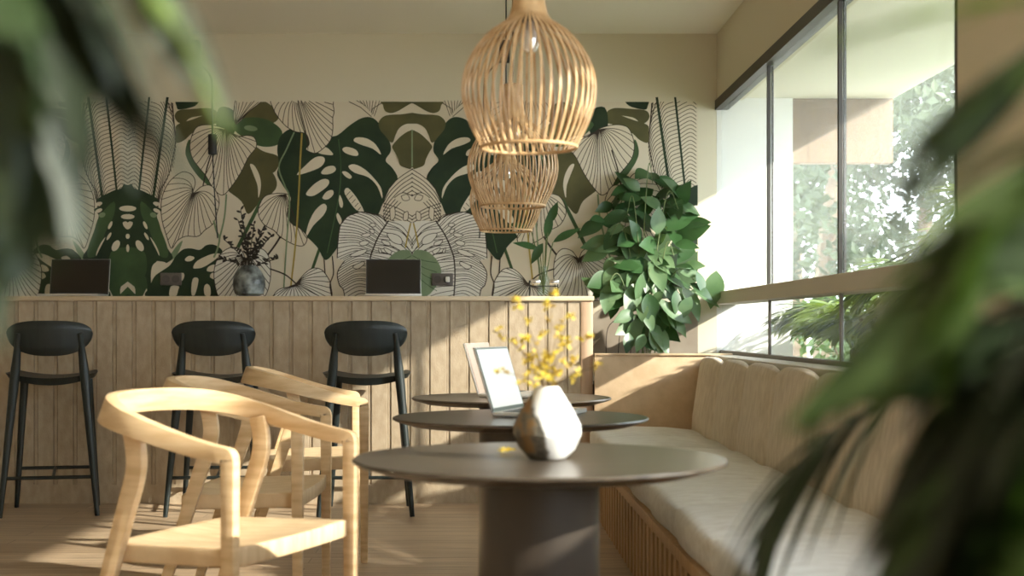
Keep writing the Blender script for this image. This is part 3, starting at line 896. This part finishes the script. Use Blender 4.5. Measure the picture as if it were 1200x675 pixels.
pd = pendant_root(); PX = .13
for i, (y, lab) in enumerate([(3.60, 'biggest-looking rattan pendant lamp hanging nearest the viewer'),
                              (5.33, 'rattan pendant lamp second in the row, showing below the nearest one'),
                              (6.69, 'rattan pendant lamp hanging lowest in view, last of the row')]):
    o = pd if i == 0 else copy_tree(pd)
    o.location = (PX, y, 1.505); tag(o, lab, 'pendant lamp', 'rattan pendant lamps above the tables')

# black wall lamps above the mural
def wall_lamp(px, s_, lab):
    o = thing('wall_lamp', lab, 'wall lamp', P(px, 60, YW - .001), 0, 'black cable lamps on the back wall')
    g = lambda dx, dy, dz: Vector((dx, dy, dz))
    obj('bracket', B(-.032, .032, -.08, 0, -.075, .055, bev=.004), 'cordblack', o)
    pts = spline([g(0, -.06, -.05), g(s_ * .05, -.10, -.10), g(s_ * .105, -.11, -.16), g(s_ * .125, -.11, -.24), g(s_ * .128, -.11, -.53)], 6)
    obj('cord', tube(bmesh.new(), pts, .006, 8), 'cordblack', o)
    obj('lamp_socket', lathe(bmesh.new(), [(.012, -.53), (.027, -.535), (.027, -.655), (.012, -.66)], 20, s_ * .128, -.11), 'cordblack', o)
    obj('cable', tube(bmesh.new(), spline([g(s_ * .128, -.11, -.655), g(s_ * .14, -.105, -.9), g(s_ * .155, -.09, -1.17)], 6), .004, 8), 'cordblack', o)
    return o


wall_lamp(229, 1, 'black cable wall lamp on the plain wall above the dried twig vase')
wall_lamp(591, -1, 'black cable wall lamp behind the rattan pendants')

# ------------------------------------------------------------------ laptops
def laptop(name_label, hinge, rz, w, d, h, tilt, disp, group=None, bez='laptop_key'):
    """origin at the hinge centre; screen faces local -y"""
    o = thing('laptop', name_label, 'laptop', hinge, rz, group)
    b = obj('base', B(-w / 2, w / 2, -d, 0, 0.002, .016, bev=.003), 'laptop_silver', o)
    obj('keyboard', B(-w * .43, w * .43, -d * .52, -d * .12, .0155, .0172), 'laptop_key', b, False)
    obj('trackpad', B(-w * .17, w * .17, -d * .93, -d * .60, .0155, .0168), 'laptop_silver', b, False)
    lid = obj('lid', B(-w / 2, w / 2, 0, .008, 0, h, bev=.0025), 'laptop_silver', o)
    lid.location = (0, -.002, .014); lid.rotation_euler = (-math.radians(tilt), 0, 0)
    obj('bezel', B(-w / 2 + .002, w / 2 - .002, -.0016, .001, .003, h - .002), bez, lid, False)
    obj('display', B(-w / 2 + .009, w / 2 - .009, -.0022, .0005, .014, h - .009), disp, lid, False)
    return o


laptop('laptop with dark screen at the left end of the counter', (P(92.5, 346, 8.3).x, 8.3, ZB), 0, .36, .24, .225, 12, 'laptop_dark', 'dark laptops on the counter')
laptop('laptop with dark screen mid-counter, in front of the ink-drawn mural leaf', (P(461, 346, 8.3).x, 8.3, ZB), .06, .335, .24, .225, 12, 'laptop_dark', 'dark laptops on the counter')
hv = Vector((.11, .307)).normalized()
rz = math.atan2(hv.y, hv.x)
laptop('silver laptop with lit white screen on the middle round table', (.095, 4.45, .748), rz, .32, .22, .215, 17, 'screen_on', None, 'bezel')
laptop('laptop with dim beige screen on the round table closest to the counter', (.045, 5.66, .748), rz + .03, .32, .22, .215, 17, 'screen_dim', None, 'screen_dim')

# ------------------------------------------------------------------ vases, twigs, yellow branches
vy = 2.93; vx = (641 - HX) * vy / F
rr = random.Random(3)
prof = [(.030, 0), (.040, .003), (.060, .022), (.0735, .052), (.071, .074), (.056, .104), (.040, .130), (.025, .156), (.018, .152), (.016, .13)]
bm = lathe(bmesh.new(), prof, 16)
for v in bm.verts:
    if .01 < v.co.z < .15:
        v.co.x *= 1 + rr.uniform(-.02, .02); v.co.y *= 1 + rr.uniform(-.02, .02); v.co.z += rr.uniform(-.004, .004)
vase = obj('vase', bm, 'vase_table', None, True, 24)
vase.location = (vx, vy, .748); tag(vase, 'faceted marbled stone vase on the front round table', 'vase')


def flower(bm, c, r, seed):
    q = random.Random(seed)
    for k in range(5):
        d = Vector((q.uniform(-1, 1), q.uniform(-1, 1), q.uniform(-.5, 1))).normalized()
        s_ = d.cross(Vector((q.uniform(-1, 1), q.uniform(-1, 1), q.uniform(-1, 1)))).normalized()
        nn = d.cross(s_)
        L = r * q.uniform(.8, 1.3); w = L * .36
        vs = [bm.verts.new(c + p) for p in (Vector(), d * L * .5 + s_ * w + nn * w * .5, d * L + nn * w * .2, d * L * .5 - s_ * w + nn * w * .5, d * L * .5)]
        bm.faces.new((vs[0], vs[1], vs[4])); bm.faces.new((vs[1], vs[2], vs[4])); bm.faces.new((vs[2], vs[3], vs[4])); bm.faces.new((vs[3], vs[0], vs[4]))


ends = [(604, 352, -.05), (640, 360, .02), (669, 371, -.04), (617, 398, .06), (689, 396, .0), (584, 388, -.02), (600, 400, .05), (585, 436, -.08), (700, 430, -.03), (655, 386, .07), (648, 345, -.08), (671, 425, .08), (622, 432, -.10), (664, 404, -.06)]
for i, (ex, ey, dy) in enumerate(ends):
    p0 = Vector((vx, vy, .748 + .135)); p1 = P(ex, ey, vy + dy)
    mdl = p0.lerp(p1, .5) + Vector((0, 0, .012)); mdl.x = p0.x + (p1.x - p0.x) * .4
    t = thing('blossom_branch', '', 'branch', p0)
    pts = spline([p0, mdl, p1], 6)
    obj('twig', tube(bmesh.new(), [p - p0 for p in pts], [.0018 - .001 * k / (len(pts) - 1) for k in range(len(pts))], 6), 'ytwig', t)
    fb = bmesh.new(); fd = bmesh.new(); q = random.Random(40 + i)
    for k in range(4, len(pts)):
        if q.random() < (.75 if k < 8 else .22):
            c = pts[k] - p0 + Vector((q.uniform(-.012, .012), q.uniform(-.012, .012), q.uniform(-.01, .01)))
            flower(fb if q.random() < .78 else fd, c, q.uniform(.010, .015), i * 31 + k)
    flower(fb if i % 4 else fd, p1 - p0, .013, i); flower(fb, p1 - p0 + Vector((.005, 0, .005)), .009, i + 100)
    if not fd.verts: flower(fd, pts[-3] - p0, .01, i + 300)
    obj('blossom', fb, 'yellow', t, False)
    obj('bud', fd, 'yellowdark', t, False)
    tag(t, 'thin twig with small yellow blossoms, standing in the faceted stone vase', 'branch', 'yellow blossom branches in the stone vase')
bm = bmesh.new()
for k in range(4): flower(bm, Vector((rr.uniform(-.012, .012), rr.uniform(-.01, .01), .004)), .013, 70 + k)
for v in bm.verts: v.co.z = max(.001, v.co.z * .5 + .003)
pet = obj('fallen_blossom', bm, 'yellow', None, False); pet.location = P(594, 528, 3.13); pet.location.z = .748
pet.location.x = (594 - HX) * 3.09 / F; pet.location.y = 3.09
tag(pet, 'fallen yellow blossom lying on the front table beside the stone vase', 'blossom')

# mottled vase with dry twigs on the counter
by = 8.25; bx = (292 - HX) * by / F
v = obj('vase', lathe(bmesh.new(), [(.05, 0), (.085, .02), (.098, .07), (.094, .115), (.072, .16), (.042, .186), (.040, .192), (.034, .19), (.03, .16)], 40), 'vase_bar')
v.location = (bx, by, ZB); tag(v, 'round mottled grey glazed vase on the counter, holding dried twigs', 'vase')
q = random.Random(11)
for i, (ex, ey) in enumerate([(282, 246), (279, 258), (298, 262), (308, 268), (318, 276), (262, 280), (326, 303), (258, 303), (305, 285), (290, 275)]):
    p0 = Vector((bx, by, ZB + .15)); p1 = P(ex, ey, by + q.uniform(-.06, .06))
    mdl = p0.lerp(p1, .45); mdl.x = p0.x + (p1.x - p0.x) * .32; mdl.z += .01
    pts = spline([p0, mdl, p1], 8)
    t = thing('dried_twig', 'thin dark dried twig with tiny seed pods in the mottled counter vase', 'twig', p0, 0, 'dried twigs in the mottled vase')
    obj('stem', tube(bmesh.new(), [p - p0 for p in pts], .0028, 6), 'twig', t)
    bm = bmesh.new()
    for k in range(6, len(pts)):
        for _ in range(1 + (k % 2)):
            d = Vector((q.uniform(-1, 1), q.uniform(-.6, .6), q.uniform(-.2, 1))).normalized()
            c = pts[k] - p0
            tube(bm, [c, c + d * .012, c + d * .024, c + d * .033], [.002, .0065, .006, .001], 6)
    obj('seed_pod', bm, 'twig', t)['kind'] = 'stuff'

# glass jar with a leafy cutting, in a wire stand
jy = 8.22; jx = (637 - HX) * jy / F
ws = thing('jar_stand', 'thin wire stand with chrome clips around the glass jar on the counter', 'stand', (jx, jy, ZB))
bm = bmesh.new()
for z in (.004, .065):
    tube(bm, [(-.085, -.04, z), (.085, -.04, z), (.085, .04, z), (-.085, .04, z), (-.085, -.04, z)], .0025, 6)
for sx in (-.085, .085):
    for sy in (-.04, .04): tube(bm, [(sx, sy, 0), (sx, sy, .10)], .0025, 6)
obj('wire_frame', bm, 'cordblack', ws)
for sx in (-.05, .06): obj('clip', B(sx - .03, sx + .03, -.05, -.036, .075, .105, bev=.006), 'chrome', ws)
j = thing('glass_jar', 'clear glass jar in the wire stand at the counter end', 'jar', (jx, jy, ZB + .004))
obj('body', lathe(bmesh.new(), [(.034, .0), (.038, .01), (.038, .10), (.024, .13), (.024, .18), (.021, .18), (.021, .13), (.035, .10), (.035, .012), (.004, .008)], 28), 'clear', j)


def leafmesh(bm, base, direc, nrm, L, W, fold=.25, curl=.15, mi=0, n=8):
    d = direc.normalized(); s_ = d.cross(nrm)
    if s_.length < 1e-4: s_ = d.cross(Vector((1, .3, .2)))
    s_.normalize(); u = s_.cross(d).normalized()
    rows = []
    for i in range(n + 1):
        t = i / n
        w = W * .5 * (math.sin(PI * t ** .85) ** 1.0 if 0 < t < 1 else 0)
        c = base + d * L * t - u * curl * L * t * t
        if i in (0, n): rows.append([bm.verts.new(c)])
        else: rows.append([bm.verts.new(c + s_ * w + u * w * fold), bm.verts.new(c), bm.verts.new(c - s_ * w + u * w * fold)])
    for i in range(n):
        a, b = rows[i], rows[i + 1]
        if len(a) == 1: fs = [(a[0], b[1], b[0]), (a[0], b[2], b[1])]
        elif len(b) == 1: fs = [(a[0], a[1], b[0]), (a[1], a[2], b[0])]
        else: fs = [(a[0], a[1], b[1], b[0]), (a[1], a[2], b[2], b[1])]
        for f in fs: bm.faces.new(f).material_index = mi


ct = thing('leafy_cutting', 'green leafy cutting standing in the clear glass jar', 'plant', (jx, jy, ZB + .01))
o0 = Vector((jx, jy, ZB + .01))
for (ax, ay, bx_, by_) in ((640, 280, 645, 250), (622, 268, 600, 262), (632, 292, 606, 284), (648, 284, 676, 268), (636, 285, 624, 306), (643, 262, 652, 240)):
    a = P(ax, ay, jy + rnd.uniform(-.05, .02)); b = P(bx_, by_, jy + rnd.uniform(-.1, 0))
    st_ = spline([o0 + Vector((0, 0, .01)), o0.lerp(a, .6) + Vector((.0, 0, .03)), a], 6)
    s_ = obj('stem', tube(bmesh.new(), [p - o0 for p in st_], .0035, 6), 'stem', ct)
    bm = bmesh.new(); leafmesh(bm, a - o0, b - a, Vector((.2, -.8, .6)), (b - a).length * 1.15, .055, .2, .1)
    obj('leaf', bm, 'leaf', s_)

# outlets on the mural
def outlet(px, py, lab, plug):
    o = thing('wall_outlet', lab, 'outlet', P(px, py, YW - .012))
    obj('plate', B(-.066, .066, -.008, .004, -.038, .038, bev=.003), 'outlet', o)
    for sx in (-.03, .03): obj('socket', lathe(bmesh.new(), [(.003, 0), (.022, 0), (.024, .003)], 20), 'outlet_face', o); bpy.context.view_layer.update()
    k = 0
    for c in o.children:
        if c.name.startswith('socket'):
            c.location = (-.03 + .06 * k, -.008, 0); c.rotation_euler = (PI / 2, 0, 0); k += 1
    if plug:
        w = obj('charger_plug', B(.02, .046, -.05, -.008, -.018, .016, bev=.005), 'plug', None)
        w.location = o.location; tag(w, 'small white charger plugged into the outlet beside the mid-counter laptop', 'plug')
        return


outlet(200.5, 327, 'dark grey wall outlet left of the mottled vase', False)
outlet(518.5, 327.5, 'dark grey wall outlet right of the mid-counter laptop, white charger in it', True)

# ------------------------------------------------------------------ big leafy plant in the planter box
q = random.Random(21)
rp = thing('leafy_climber', 'big leafy green plant spilling up and over the planter box by the window', 'plant', (1.0, 8.22, .70))
o0 = Vector((1.0, 8.22, .70))
region = [(740, 205), (765, 200), (795, 215), (815, 235), (822, 250), (825, 262), (808, 280), (812, 300), (820, 325), (838, 335), (834, 350), (818, 362), (800, 378), (782, 392), (772, 412), (750, 410), (726, 395), (716, 372), (712, 352), (694, 336), (712, 318), (700, 300), (686, 282), (694, 262), (710, 240), (722, 222)]


def inside(x, y, poly):
    c = False
    for i in range(len(poly)):
        x1, y1 = poly[i - 1]; x2, y2 = poly[i]
        if (y1 > y) != (y2 > y) and x < (x2 - x1) * (y - y1) / (y2 - y1) + x1: c = not c
    return c


stems = []
for i, (ex, ey, yy) in enumerate([(765, 215, 8.33), (735, 250, 8.28), (795, 245, 8.25), (715, 280, 8.22), (790, 300, 8.18), (815, 330, 8.15), (712, 335, 8.1), (760, 330, 8.12), (745, 380, 8.06), (785, 385, 8.05)]):
    p1 = P(ex, ey, yy)
    p0 = Vector((1.0 + q.uniform(-.1, .1), 8.22 + q.uniform(-.05, .05), .69))
    top_ = max(p1.z + .06, .98)
    pts = spline([p0, Vector((p0.x + (p1.x - p0.x) * .2, p0.y, .95)), Vector((p0.x + (p1.x - p0.x) * .7, (p0.y + p1.y) / 2, top_)), p1], 8)
    obj('stem', tube(bmesh.new(), [p - o0 for p in pts], [.005 - .003 * k / (len(pts) - 1) for k in range(len(pts))], 6), 'stem', rp)
nleaf = 0; tries = 0; placed = []
while nleaf < 130 and tries < 4000:
    tries += 1
    x, y = q.uniform(684, 842), q.uniform(198, 414)
    if not inside(x, y, region): continue
    if any((x - a) ** 2 + (y - b) ** 2 < 8.2 ** 2 for a, b in placed): continue
    placed.append((x, y)); nleaf += 1
    yy = 8.40 - .40 * max(0, min(1, (y - 200) / 215)) + q.uniform(-.06, .06)
    c = P(x, y, yy)
    out = Vector((x - 762, 0, -(y - 300) * .6))
    d = Vector((q.uniform(-1, 1), q.uniform(-.9, .1), q.uniform(-.9, .35))) + out.normalized() * .7
    nn = Vector((q.uniform(-.3, .7), -.75, q.uniform(.2, .9)))
    L = q.choice((.13, .15, .17, .19, .23)); bm = bmesh.new()
    leafmesh(bm, c - d.normalized() * L * .5 - o0, d, nn, L, L * q.uniform(.46, .6), q.uniform(.1, .3), q.uniform(.05, .25))
    lf = obj('leaf', bm, 'leaf' if (y < 285 and q.random() < .85) or q.random() < .35 else 'leafsun', rp, True, 60)  # lower leaves mostly paler: sunlight there put into the leaf colour

# ------------------------------------------------------------------ palms
def frond(pts, n, ll, lw, droop=.35, ang=55, seed=0, rad=.004, start=.12, twist=None, up=Vector((0, 0, 1))):
    q = random.Random(seed); bm = bmesh.new()
    c = spline(pts, 10); N = len(c)
    tube(bm, c, [rad * (1 - .8 * k / (N - 1)) for k in range(N)], 6)
    for i in range(n):
        t = start + (1 - start) * i / (n - 1)
        k = min(int(t * (N - 1)), N - 2); f = t * (N - 1) - k
        p = c[k].lerp(c[k + 1], min(1, f)); tg = (c[k + 1] - c[k]).normalized()
        sd = tg.cross(up)
        if sd.length < .05: sd = tg.cross(Vector((.3, 1, 0)))
        sd.normalize(); nu = sd.cross(tg).normalized()
        L = ll * (math.sin(PI * (.12 + .80 * t)) ** .7) * q.uniform(.85, 1.12)
        for s_ in (-1, 1):
            a = math.radians(ang * (1 - .45 * t) + q.uniform(-7, 7))
            d = (tg * math.cos(a) + sd * s_ * math.sin(a) + nu * q.uniform(-.05, .3)).normalized()
            wv = d.cross(nu).normalized()
            rows = []; M_ = 6
            for m in range(M_ + 1):
                u = m / M_
                w = lw * .5 * (math.sin(PI * (.08 + .92 * u)) ** .8)
                cc = p + d * L * u + Vector((0, 0, -1)) * droop * L * u * u
                if m == M_: rows.append([bm.verts.new(cc)])
                else: rows.append([bm.verts.new(cc - wv * w), bm.verts.new(cc + nu * -w * .25), bm.verts.new(cc + wv * w)])
            for m in range(M_):
                a_, b_ = rows[m], rows[m + 1]
                if len(b_) == 1:
                    bm.faces.new((a_[0], a_[1], b_[0])); bm.faces.new((a_[1], a_[2], b_[0]))
                else:
                    bm.faces.new((a_[0], a_[1], b_[1], b_[0])); bm.faces.new((a_[1], a_[2], b_[2], b_[1]))
    return bm


def shift(bm, o):
    bmesh.ops.translate(bm, verts=bm.verts, vec=-Vector(o)); return bm


# palms just outside the glass
labs = ['feathery palm outside the window, closest to the white outdoor wall', 'feathery palm outside the glass behind the far mullion', 'feathery palm outside the window between the two mullions',
        'feathery palm outside the window, left of the near mullion', 'tall feathery palm outside the window behind the near mullion', 'feathery palm outside the window by the wall pier', 'feathery palm outside the window, closest to the viewer']
for i, (x, y, h) in enumerate([(2.15, 7.8, .55), (2.1, 6.95, .5), (2.15, 6.2, .95), (2.25, 5.55, 1.15), (2.35, 4.8, 1.2), (2.25, 4.0, 1.1), (2.9, 7.4, 1.05), (3.1, 6.5, 1.15), (3.1, 5.5, 1.2), (3.9, 7.9, 1.3)]):
    lab = labs[i] if i < 6 else 'feathery palm outside the window, in the second row behind the first palms'
    base = Vector((x, y, .655)); t = thing('palm_plant', lab, 'palm', base, 0, 'palms outside the window')
    q = random.Random(100 + i)
    obj('trunk', tube(bmesh.new(), [(0, 0, 0), (.01, .01, .12), (0, .02, .25)], [.05, .04, .03], 8), 'bark', t)
    for k in range(20):
        an = 2 * PI * k / 20 + q.uniform(-.2, .2); R = q.uniform(.38, .66); hh = h * q.uniform(.7, 1.1) * .78 * (1 - .35 * (k % 3) / 2)
        d = Vector((math.cos(an), math.sin(an) * 1.2, 0))
        if d.x < -.1: R = min(R, (x - XR - .30) / 1.15 / abs(d.x))
        s0 = Vector((0, .02, .23))
        pts = [s0, s0 + d * R * .3 + Vector((0, 0, hh * .55)), s0 + d * R * .75 + Vector((0, 0, hh * .72)), s0 + d * R * 1.15 + Vector((0, 0, hh * .52))]
        obj('frond', frond(pts, 24, .24, .022, .30, 55, i * 50 + k, .006, .2), ('palmlight', 'palm', 'palmlight')[k % 3], t, True, 60)

# trees farther out
def tree(x, y, h, r, lab, seed, n=3600):
    t = thing('garden_tree', lab, 'tree', (x, y, -.02), 0, 'trees in the garden'); q = random.Random(seed)
    obj('trunk', tube(bmesh.new(), spline([(0, 0, 0), (q.uniform(-.1, .1), 0, h * .3), (q.uniform(-.2, .2), .1, h * .62)], 5), [.16 - .01 * k for k in range(11)], 8), 'bark', t)
    bm = bmesh.new()
    cl = [Vector((q.gauss(0, r * .5), q.gauss(0, r * .4), h * .60 + q.gauss(0, h * .2))) for _ in range(30)]
    cl = [c for c in cl if c.z > .9]
    for c0 in cl:
        rr_ = r * q.uniform(.16, .30)
        for k in range(n // 30):
            d0 = Vector((q.gauss(0, 1), q.gauss(0, 1), q.gauss(0, 1))).normalized()
            c = c0 + d0 * rr_ * q.uniform(.6, 1.05)
            d = Vector((q.uniform(-1, 1), q.uniform(-1, 1), q.uniform(-1, .6)))
            leafmesh(bm, c, d, d0, q.uniform(.10, .19), q.uniform(.06, .10), .2, .1, 0, 2)
    obj('crown', bm, 'treeleaf', t, False)['kind'] = 'stuff'


tree(3.6, 14.0, 5.0, 1.8, 'leafy garden tree seen through the far window pane', 1)
tree(5.6, 17.5, 5.6, 1.9, 'taller leafy garden tree in the middle of the window view', 2, 4200)
tree(7.0, 13.2, 4.8, 1.6, 'leafy garden tree at the near end of the window view', 3)
tree(5.4, 23.0, 6.2, 2.2, 'distant garden tree behind the others, seen between the mullions', 4, 4200)

for i, (x, y, h) in enumerate([(3.0, 10.0, 1.5), (3.5, 11.6, 1.7), (4.1, 10.2, 1.5), (4.8, 11.8, 1.8), (5.2, 9.9, 1.6), (6.3, 11.0, 1.8)]):
    t = thing('garden_shrub', 'low rounded garden shrub behind the palms, seen through the lower window panes', 'shrub', (x, y, -.02), 0, 'garden shrubs beyond the palms'); q = random.Random(300 + i)
    bm = bmesh.new(); st_ = bmesh.new()
    for k in range(9):
        c0 = Vector((q.uniform(-.55, .55), q.uniform(-.5, .5), q.uniform(.35, h - .2))); rr_ = q.uniform(.25, .38)
        tube(st_, [(0, 0, 0), c0 * .6, c0], [.02, .014, .006], 6)
        for m_ in range(130):
            d0 = Vector((q.gauss(0, 1), q.gauss(0, 1), q.gauss(0, 1))).normalized()
            leafmesh(bm, c0 + d0 * rr_ * q.uniform(.6, 1.05), Vector((q.uniform(-1, 1), q.uniform(-1, 1), q.uniform(-1, .6))), d0, q.uniform(.10, .18), q.uniform(.05, .08), .2, .1, 0, 2)
    obj('branch', st_, 'bark', t); obj('crown', bm, 'shrubleaf', t, False)['kind'] = 'stuff'

# ------------------------------------------------------------------ plants close to the viewer, one each side
def pot(t, r, h, mat='pot'):
    obj('pot', lathe(bmesh.new(), [(r * .7, 0), (r * .95, h * .9), (r, h * .9), (r, h), (r * .88, h), (r * .86, h * .8), (.02, h * .78)], 36), mat, t)
    obj('soil', lathe(bmesh.new(), [(.01, h * .77), (r * .86, h * .79), (r * .8, h * .84), (.01, h * .86)], 28), 'soil', t)


lp = thing('potted_palm', 'out-of-focus dark green plant hanging into the top left corner', 'palm', (-.66, .78, 0))
o0 = Vector((-.66, .78, 0)); pot(lp, .17, .32)
obj('trunk', tube(bmesh.new(), [(0, 0, .24), (.01, 0, .8), (0, .0, 1.3)], [.03, .026, .02], 10), 'bark', lp)
K = Vector((-.66, .78, 1.28))
def LF(ctrl, n, ll, lw, droop, mat, seed, ang=50, rad=.004, start=.35, par=lp, org=o0, root=K):
    pts = [root] + ctrl
    obj('frond', shift(frond(pts, n, ll, lw, droop, ang, seed, rad, start), org), mat, par, True, 60)
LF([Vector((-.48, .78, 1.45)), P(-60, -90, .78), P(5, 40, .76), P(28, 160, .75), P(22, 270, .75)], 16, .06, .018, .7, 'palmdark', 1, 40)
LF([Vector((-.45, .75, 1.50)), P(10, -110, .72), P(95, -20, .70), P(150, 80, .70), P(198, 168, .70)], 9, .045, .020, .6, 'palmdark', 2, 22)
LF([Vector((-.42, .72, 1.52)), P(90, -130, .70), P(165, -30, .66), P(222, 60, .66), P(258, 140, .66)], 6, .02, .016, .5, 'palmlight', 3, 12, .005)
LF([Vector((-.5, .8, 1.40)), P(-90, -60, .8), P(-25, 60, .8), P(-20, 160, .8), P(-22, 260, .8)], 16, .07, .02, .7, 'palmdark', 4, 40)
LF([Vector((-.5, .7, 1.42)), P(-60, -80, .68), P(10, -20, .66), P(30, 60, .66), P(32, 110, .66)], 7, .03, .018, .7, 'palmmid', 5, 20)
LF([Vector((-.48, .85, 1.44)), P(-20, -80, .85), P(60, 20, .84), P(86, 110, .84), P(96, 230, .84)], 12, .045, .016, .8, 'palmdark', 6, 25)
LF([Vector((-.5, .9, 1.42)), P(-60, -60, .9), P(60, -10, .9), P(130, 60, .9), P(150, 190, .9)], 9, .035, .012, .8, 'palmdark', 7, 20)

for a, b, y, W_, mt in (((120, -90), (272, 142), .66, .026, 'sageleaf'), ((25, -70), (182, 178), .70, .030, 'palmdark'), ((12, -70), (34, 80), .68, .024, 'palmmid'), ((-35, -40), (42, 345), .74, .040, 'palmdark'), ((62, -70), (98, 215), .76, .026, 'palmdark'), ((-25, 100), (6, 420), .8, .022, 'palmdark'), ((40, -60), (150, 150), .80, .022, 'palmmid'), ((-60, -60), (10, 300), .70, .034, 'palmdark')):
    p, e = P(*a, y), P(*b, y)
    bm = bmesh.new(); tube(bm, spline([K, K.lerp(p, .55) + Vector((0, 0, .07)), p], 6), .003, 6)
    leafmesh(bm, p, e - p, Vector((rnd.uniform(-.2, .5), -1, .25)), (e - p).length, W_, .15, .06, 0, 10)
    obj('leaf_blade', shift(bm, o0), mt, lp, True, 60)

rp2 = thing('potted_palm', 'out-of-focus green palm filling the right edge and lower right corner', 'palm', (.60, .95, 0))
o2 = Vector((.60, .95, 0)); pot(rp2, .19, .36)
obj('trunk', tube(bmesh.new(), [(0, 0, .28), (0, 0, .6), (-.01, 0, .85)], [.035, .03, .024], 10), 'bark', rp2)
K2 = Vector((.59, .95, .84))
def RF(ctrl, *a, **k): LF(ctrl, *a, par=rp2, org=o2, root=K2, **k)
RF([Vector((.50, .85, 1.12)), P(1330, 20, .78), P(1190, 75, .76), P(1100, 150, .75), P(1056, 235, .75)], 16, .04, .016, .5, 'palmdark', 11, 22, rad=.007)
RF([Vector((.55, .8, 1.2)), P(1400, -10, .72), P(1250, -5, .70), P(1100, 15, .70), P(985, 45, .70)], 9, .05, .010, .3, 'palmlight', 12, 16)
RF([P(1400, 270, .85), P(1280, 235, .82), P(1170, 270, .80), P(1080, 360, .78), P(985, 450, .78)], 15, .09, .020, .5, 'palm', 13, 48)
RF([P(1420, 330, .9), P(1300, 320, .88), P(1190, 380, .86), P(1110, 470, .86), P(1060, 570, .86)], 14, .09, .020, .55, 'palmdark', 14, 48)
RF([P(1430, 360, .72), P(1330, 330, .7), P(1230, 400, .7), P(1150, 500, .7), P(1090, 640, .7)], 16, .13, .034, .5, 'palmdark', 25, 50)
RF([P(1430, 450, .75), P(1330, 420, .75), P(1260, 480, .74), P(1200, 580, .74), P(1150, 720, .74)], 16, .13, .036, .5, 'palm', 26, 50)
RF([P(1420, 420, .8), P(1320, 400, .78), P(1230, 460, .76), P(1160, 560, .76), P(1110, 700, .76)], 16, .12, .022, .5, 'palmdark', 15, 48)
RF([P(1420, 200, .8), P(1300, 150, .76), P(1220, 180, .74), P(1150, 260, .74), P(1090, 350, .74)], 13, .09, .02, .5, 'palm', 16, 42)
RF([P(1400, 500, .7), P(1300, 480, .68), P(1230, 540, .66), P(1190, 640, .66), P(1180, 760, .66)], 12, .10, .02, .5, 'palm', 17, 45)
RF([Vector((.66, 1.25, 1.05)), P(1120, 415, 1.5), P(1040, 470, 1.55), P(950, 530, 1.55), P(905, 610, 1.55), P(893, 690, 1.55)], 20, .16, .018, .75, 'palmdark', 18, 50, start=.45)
RF([P(1400, 120, .8), P(1300, 60, .75), P(1230, 60, .72), P(1170, 100, .72), P(1120, 130, .72)], 9, .05, .014, .4, 'palm', 19, 30)

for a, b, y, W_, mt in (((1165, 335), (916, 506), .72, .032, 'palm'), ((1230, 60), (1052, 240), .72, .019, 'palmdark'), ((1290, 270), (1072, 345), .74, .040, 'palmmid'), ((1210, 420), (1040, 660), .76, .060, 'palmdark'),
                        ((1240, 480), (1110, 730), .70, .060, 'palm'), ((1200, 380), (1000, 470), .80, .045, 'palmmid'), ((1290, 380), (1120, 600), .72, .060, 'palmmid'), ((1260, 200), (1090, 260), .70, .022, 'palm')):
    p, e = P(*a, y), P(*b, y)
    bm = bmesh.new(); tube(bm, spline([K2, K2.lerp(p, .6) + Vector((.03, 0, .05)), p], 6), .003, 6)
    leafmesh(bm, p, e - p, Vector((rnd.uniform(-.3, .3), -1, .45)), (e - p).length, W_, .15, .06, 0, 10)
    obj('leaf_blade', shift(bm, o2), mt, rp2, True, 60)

# ------------------------------------------------------------------ light, sky, camera
w = bpy.data.worlds.new('sky'); S.world = w; w.use_nodes = True
nt = w.node_tree; bg = nt.nodes['Background']
bg.inputs[0].default_value = (.86, .93, 1.0, 1); bg.inputs[1].default_value = 4.5
sun = bpy.data.lights.new('sun', 'SUN'); so = bpy.data.objects.new('sun', sun); COL.objects.link(so)
sun.energy = 6.2; sun.angle = math.radians(.9); sun.color = (1.0, .92, .80)
so.rotation_euler = Vector((-1, .50, -.54)).to_track_quat('-Z', 'Y').to_euler()
so.location = (6, 0, 5)

cd = bpy.data.cameras.new('camera'); co = bpy.data.objects.new('camera', cd); COL.objects.link(co)
co.location = (0, 0, HC); co.rotation_euler = (PI / 2, 0, 0)
cd.sensor_width = 36; cd.lens = F / 1200 * 36
cd.shift_x = (600 - HX) / 1200; cd.shift_y = (HY - 337.5) / 1200
cd.clip_start = .05; cd.clip_end = 200
cd.dof.use_dof = True; cd.dof.focus_distance = 6.6; cd.dof.aperture_fstop = 3.1
S.camera = co
S.view_settings.view_transform = 'Standard'; S.view_settings.look = 'None'
S.view_settings.exposure = 0.95; S.view_settings.gamma = 1; S.view_settings.use_curve_mapping = False
S.cycles.use_denoising = True
S.cycles.max_bounces = 12; S.cycles.diffuse_bounces = 6; S.cycles.transparent_max_bounces = 24
S.cycles.caustics_reflective = False; S.cycles.caustics_refractive = False
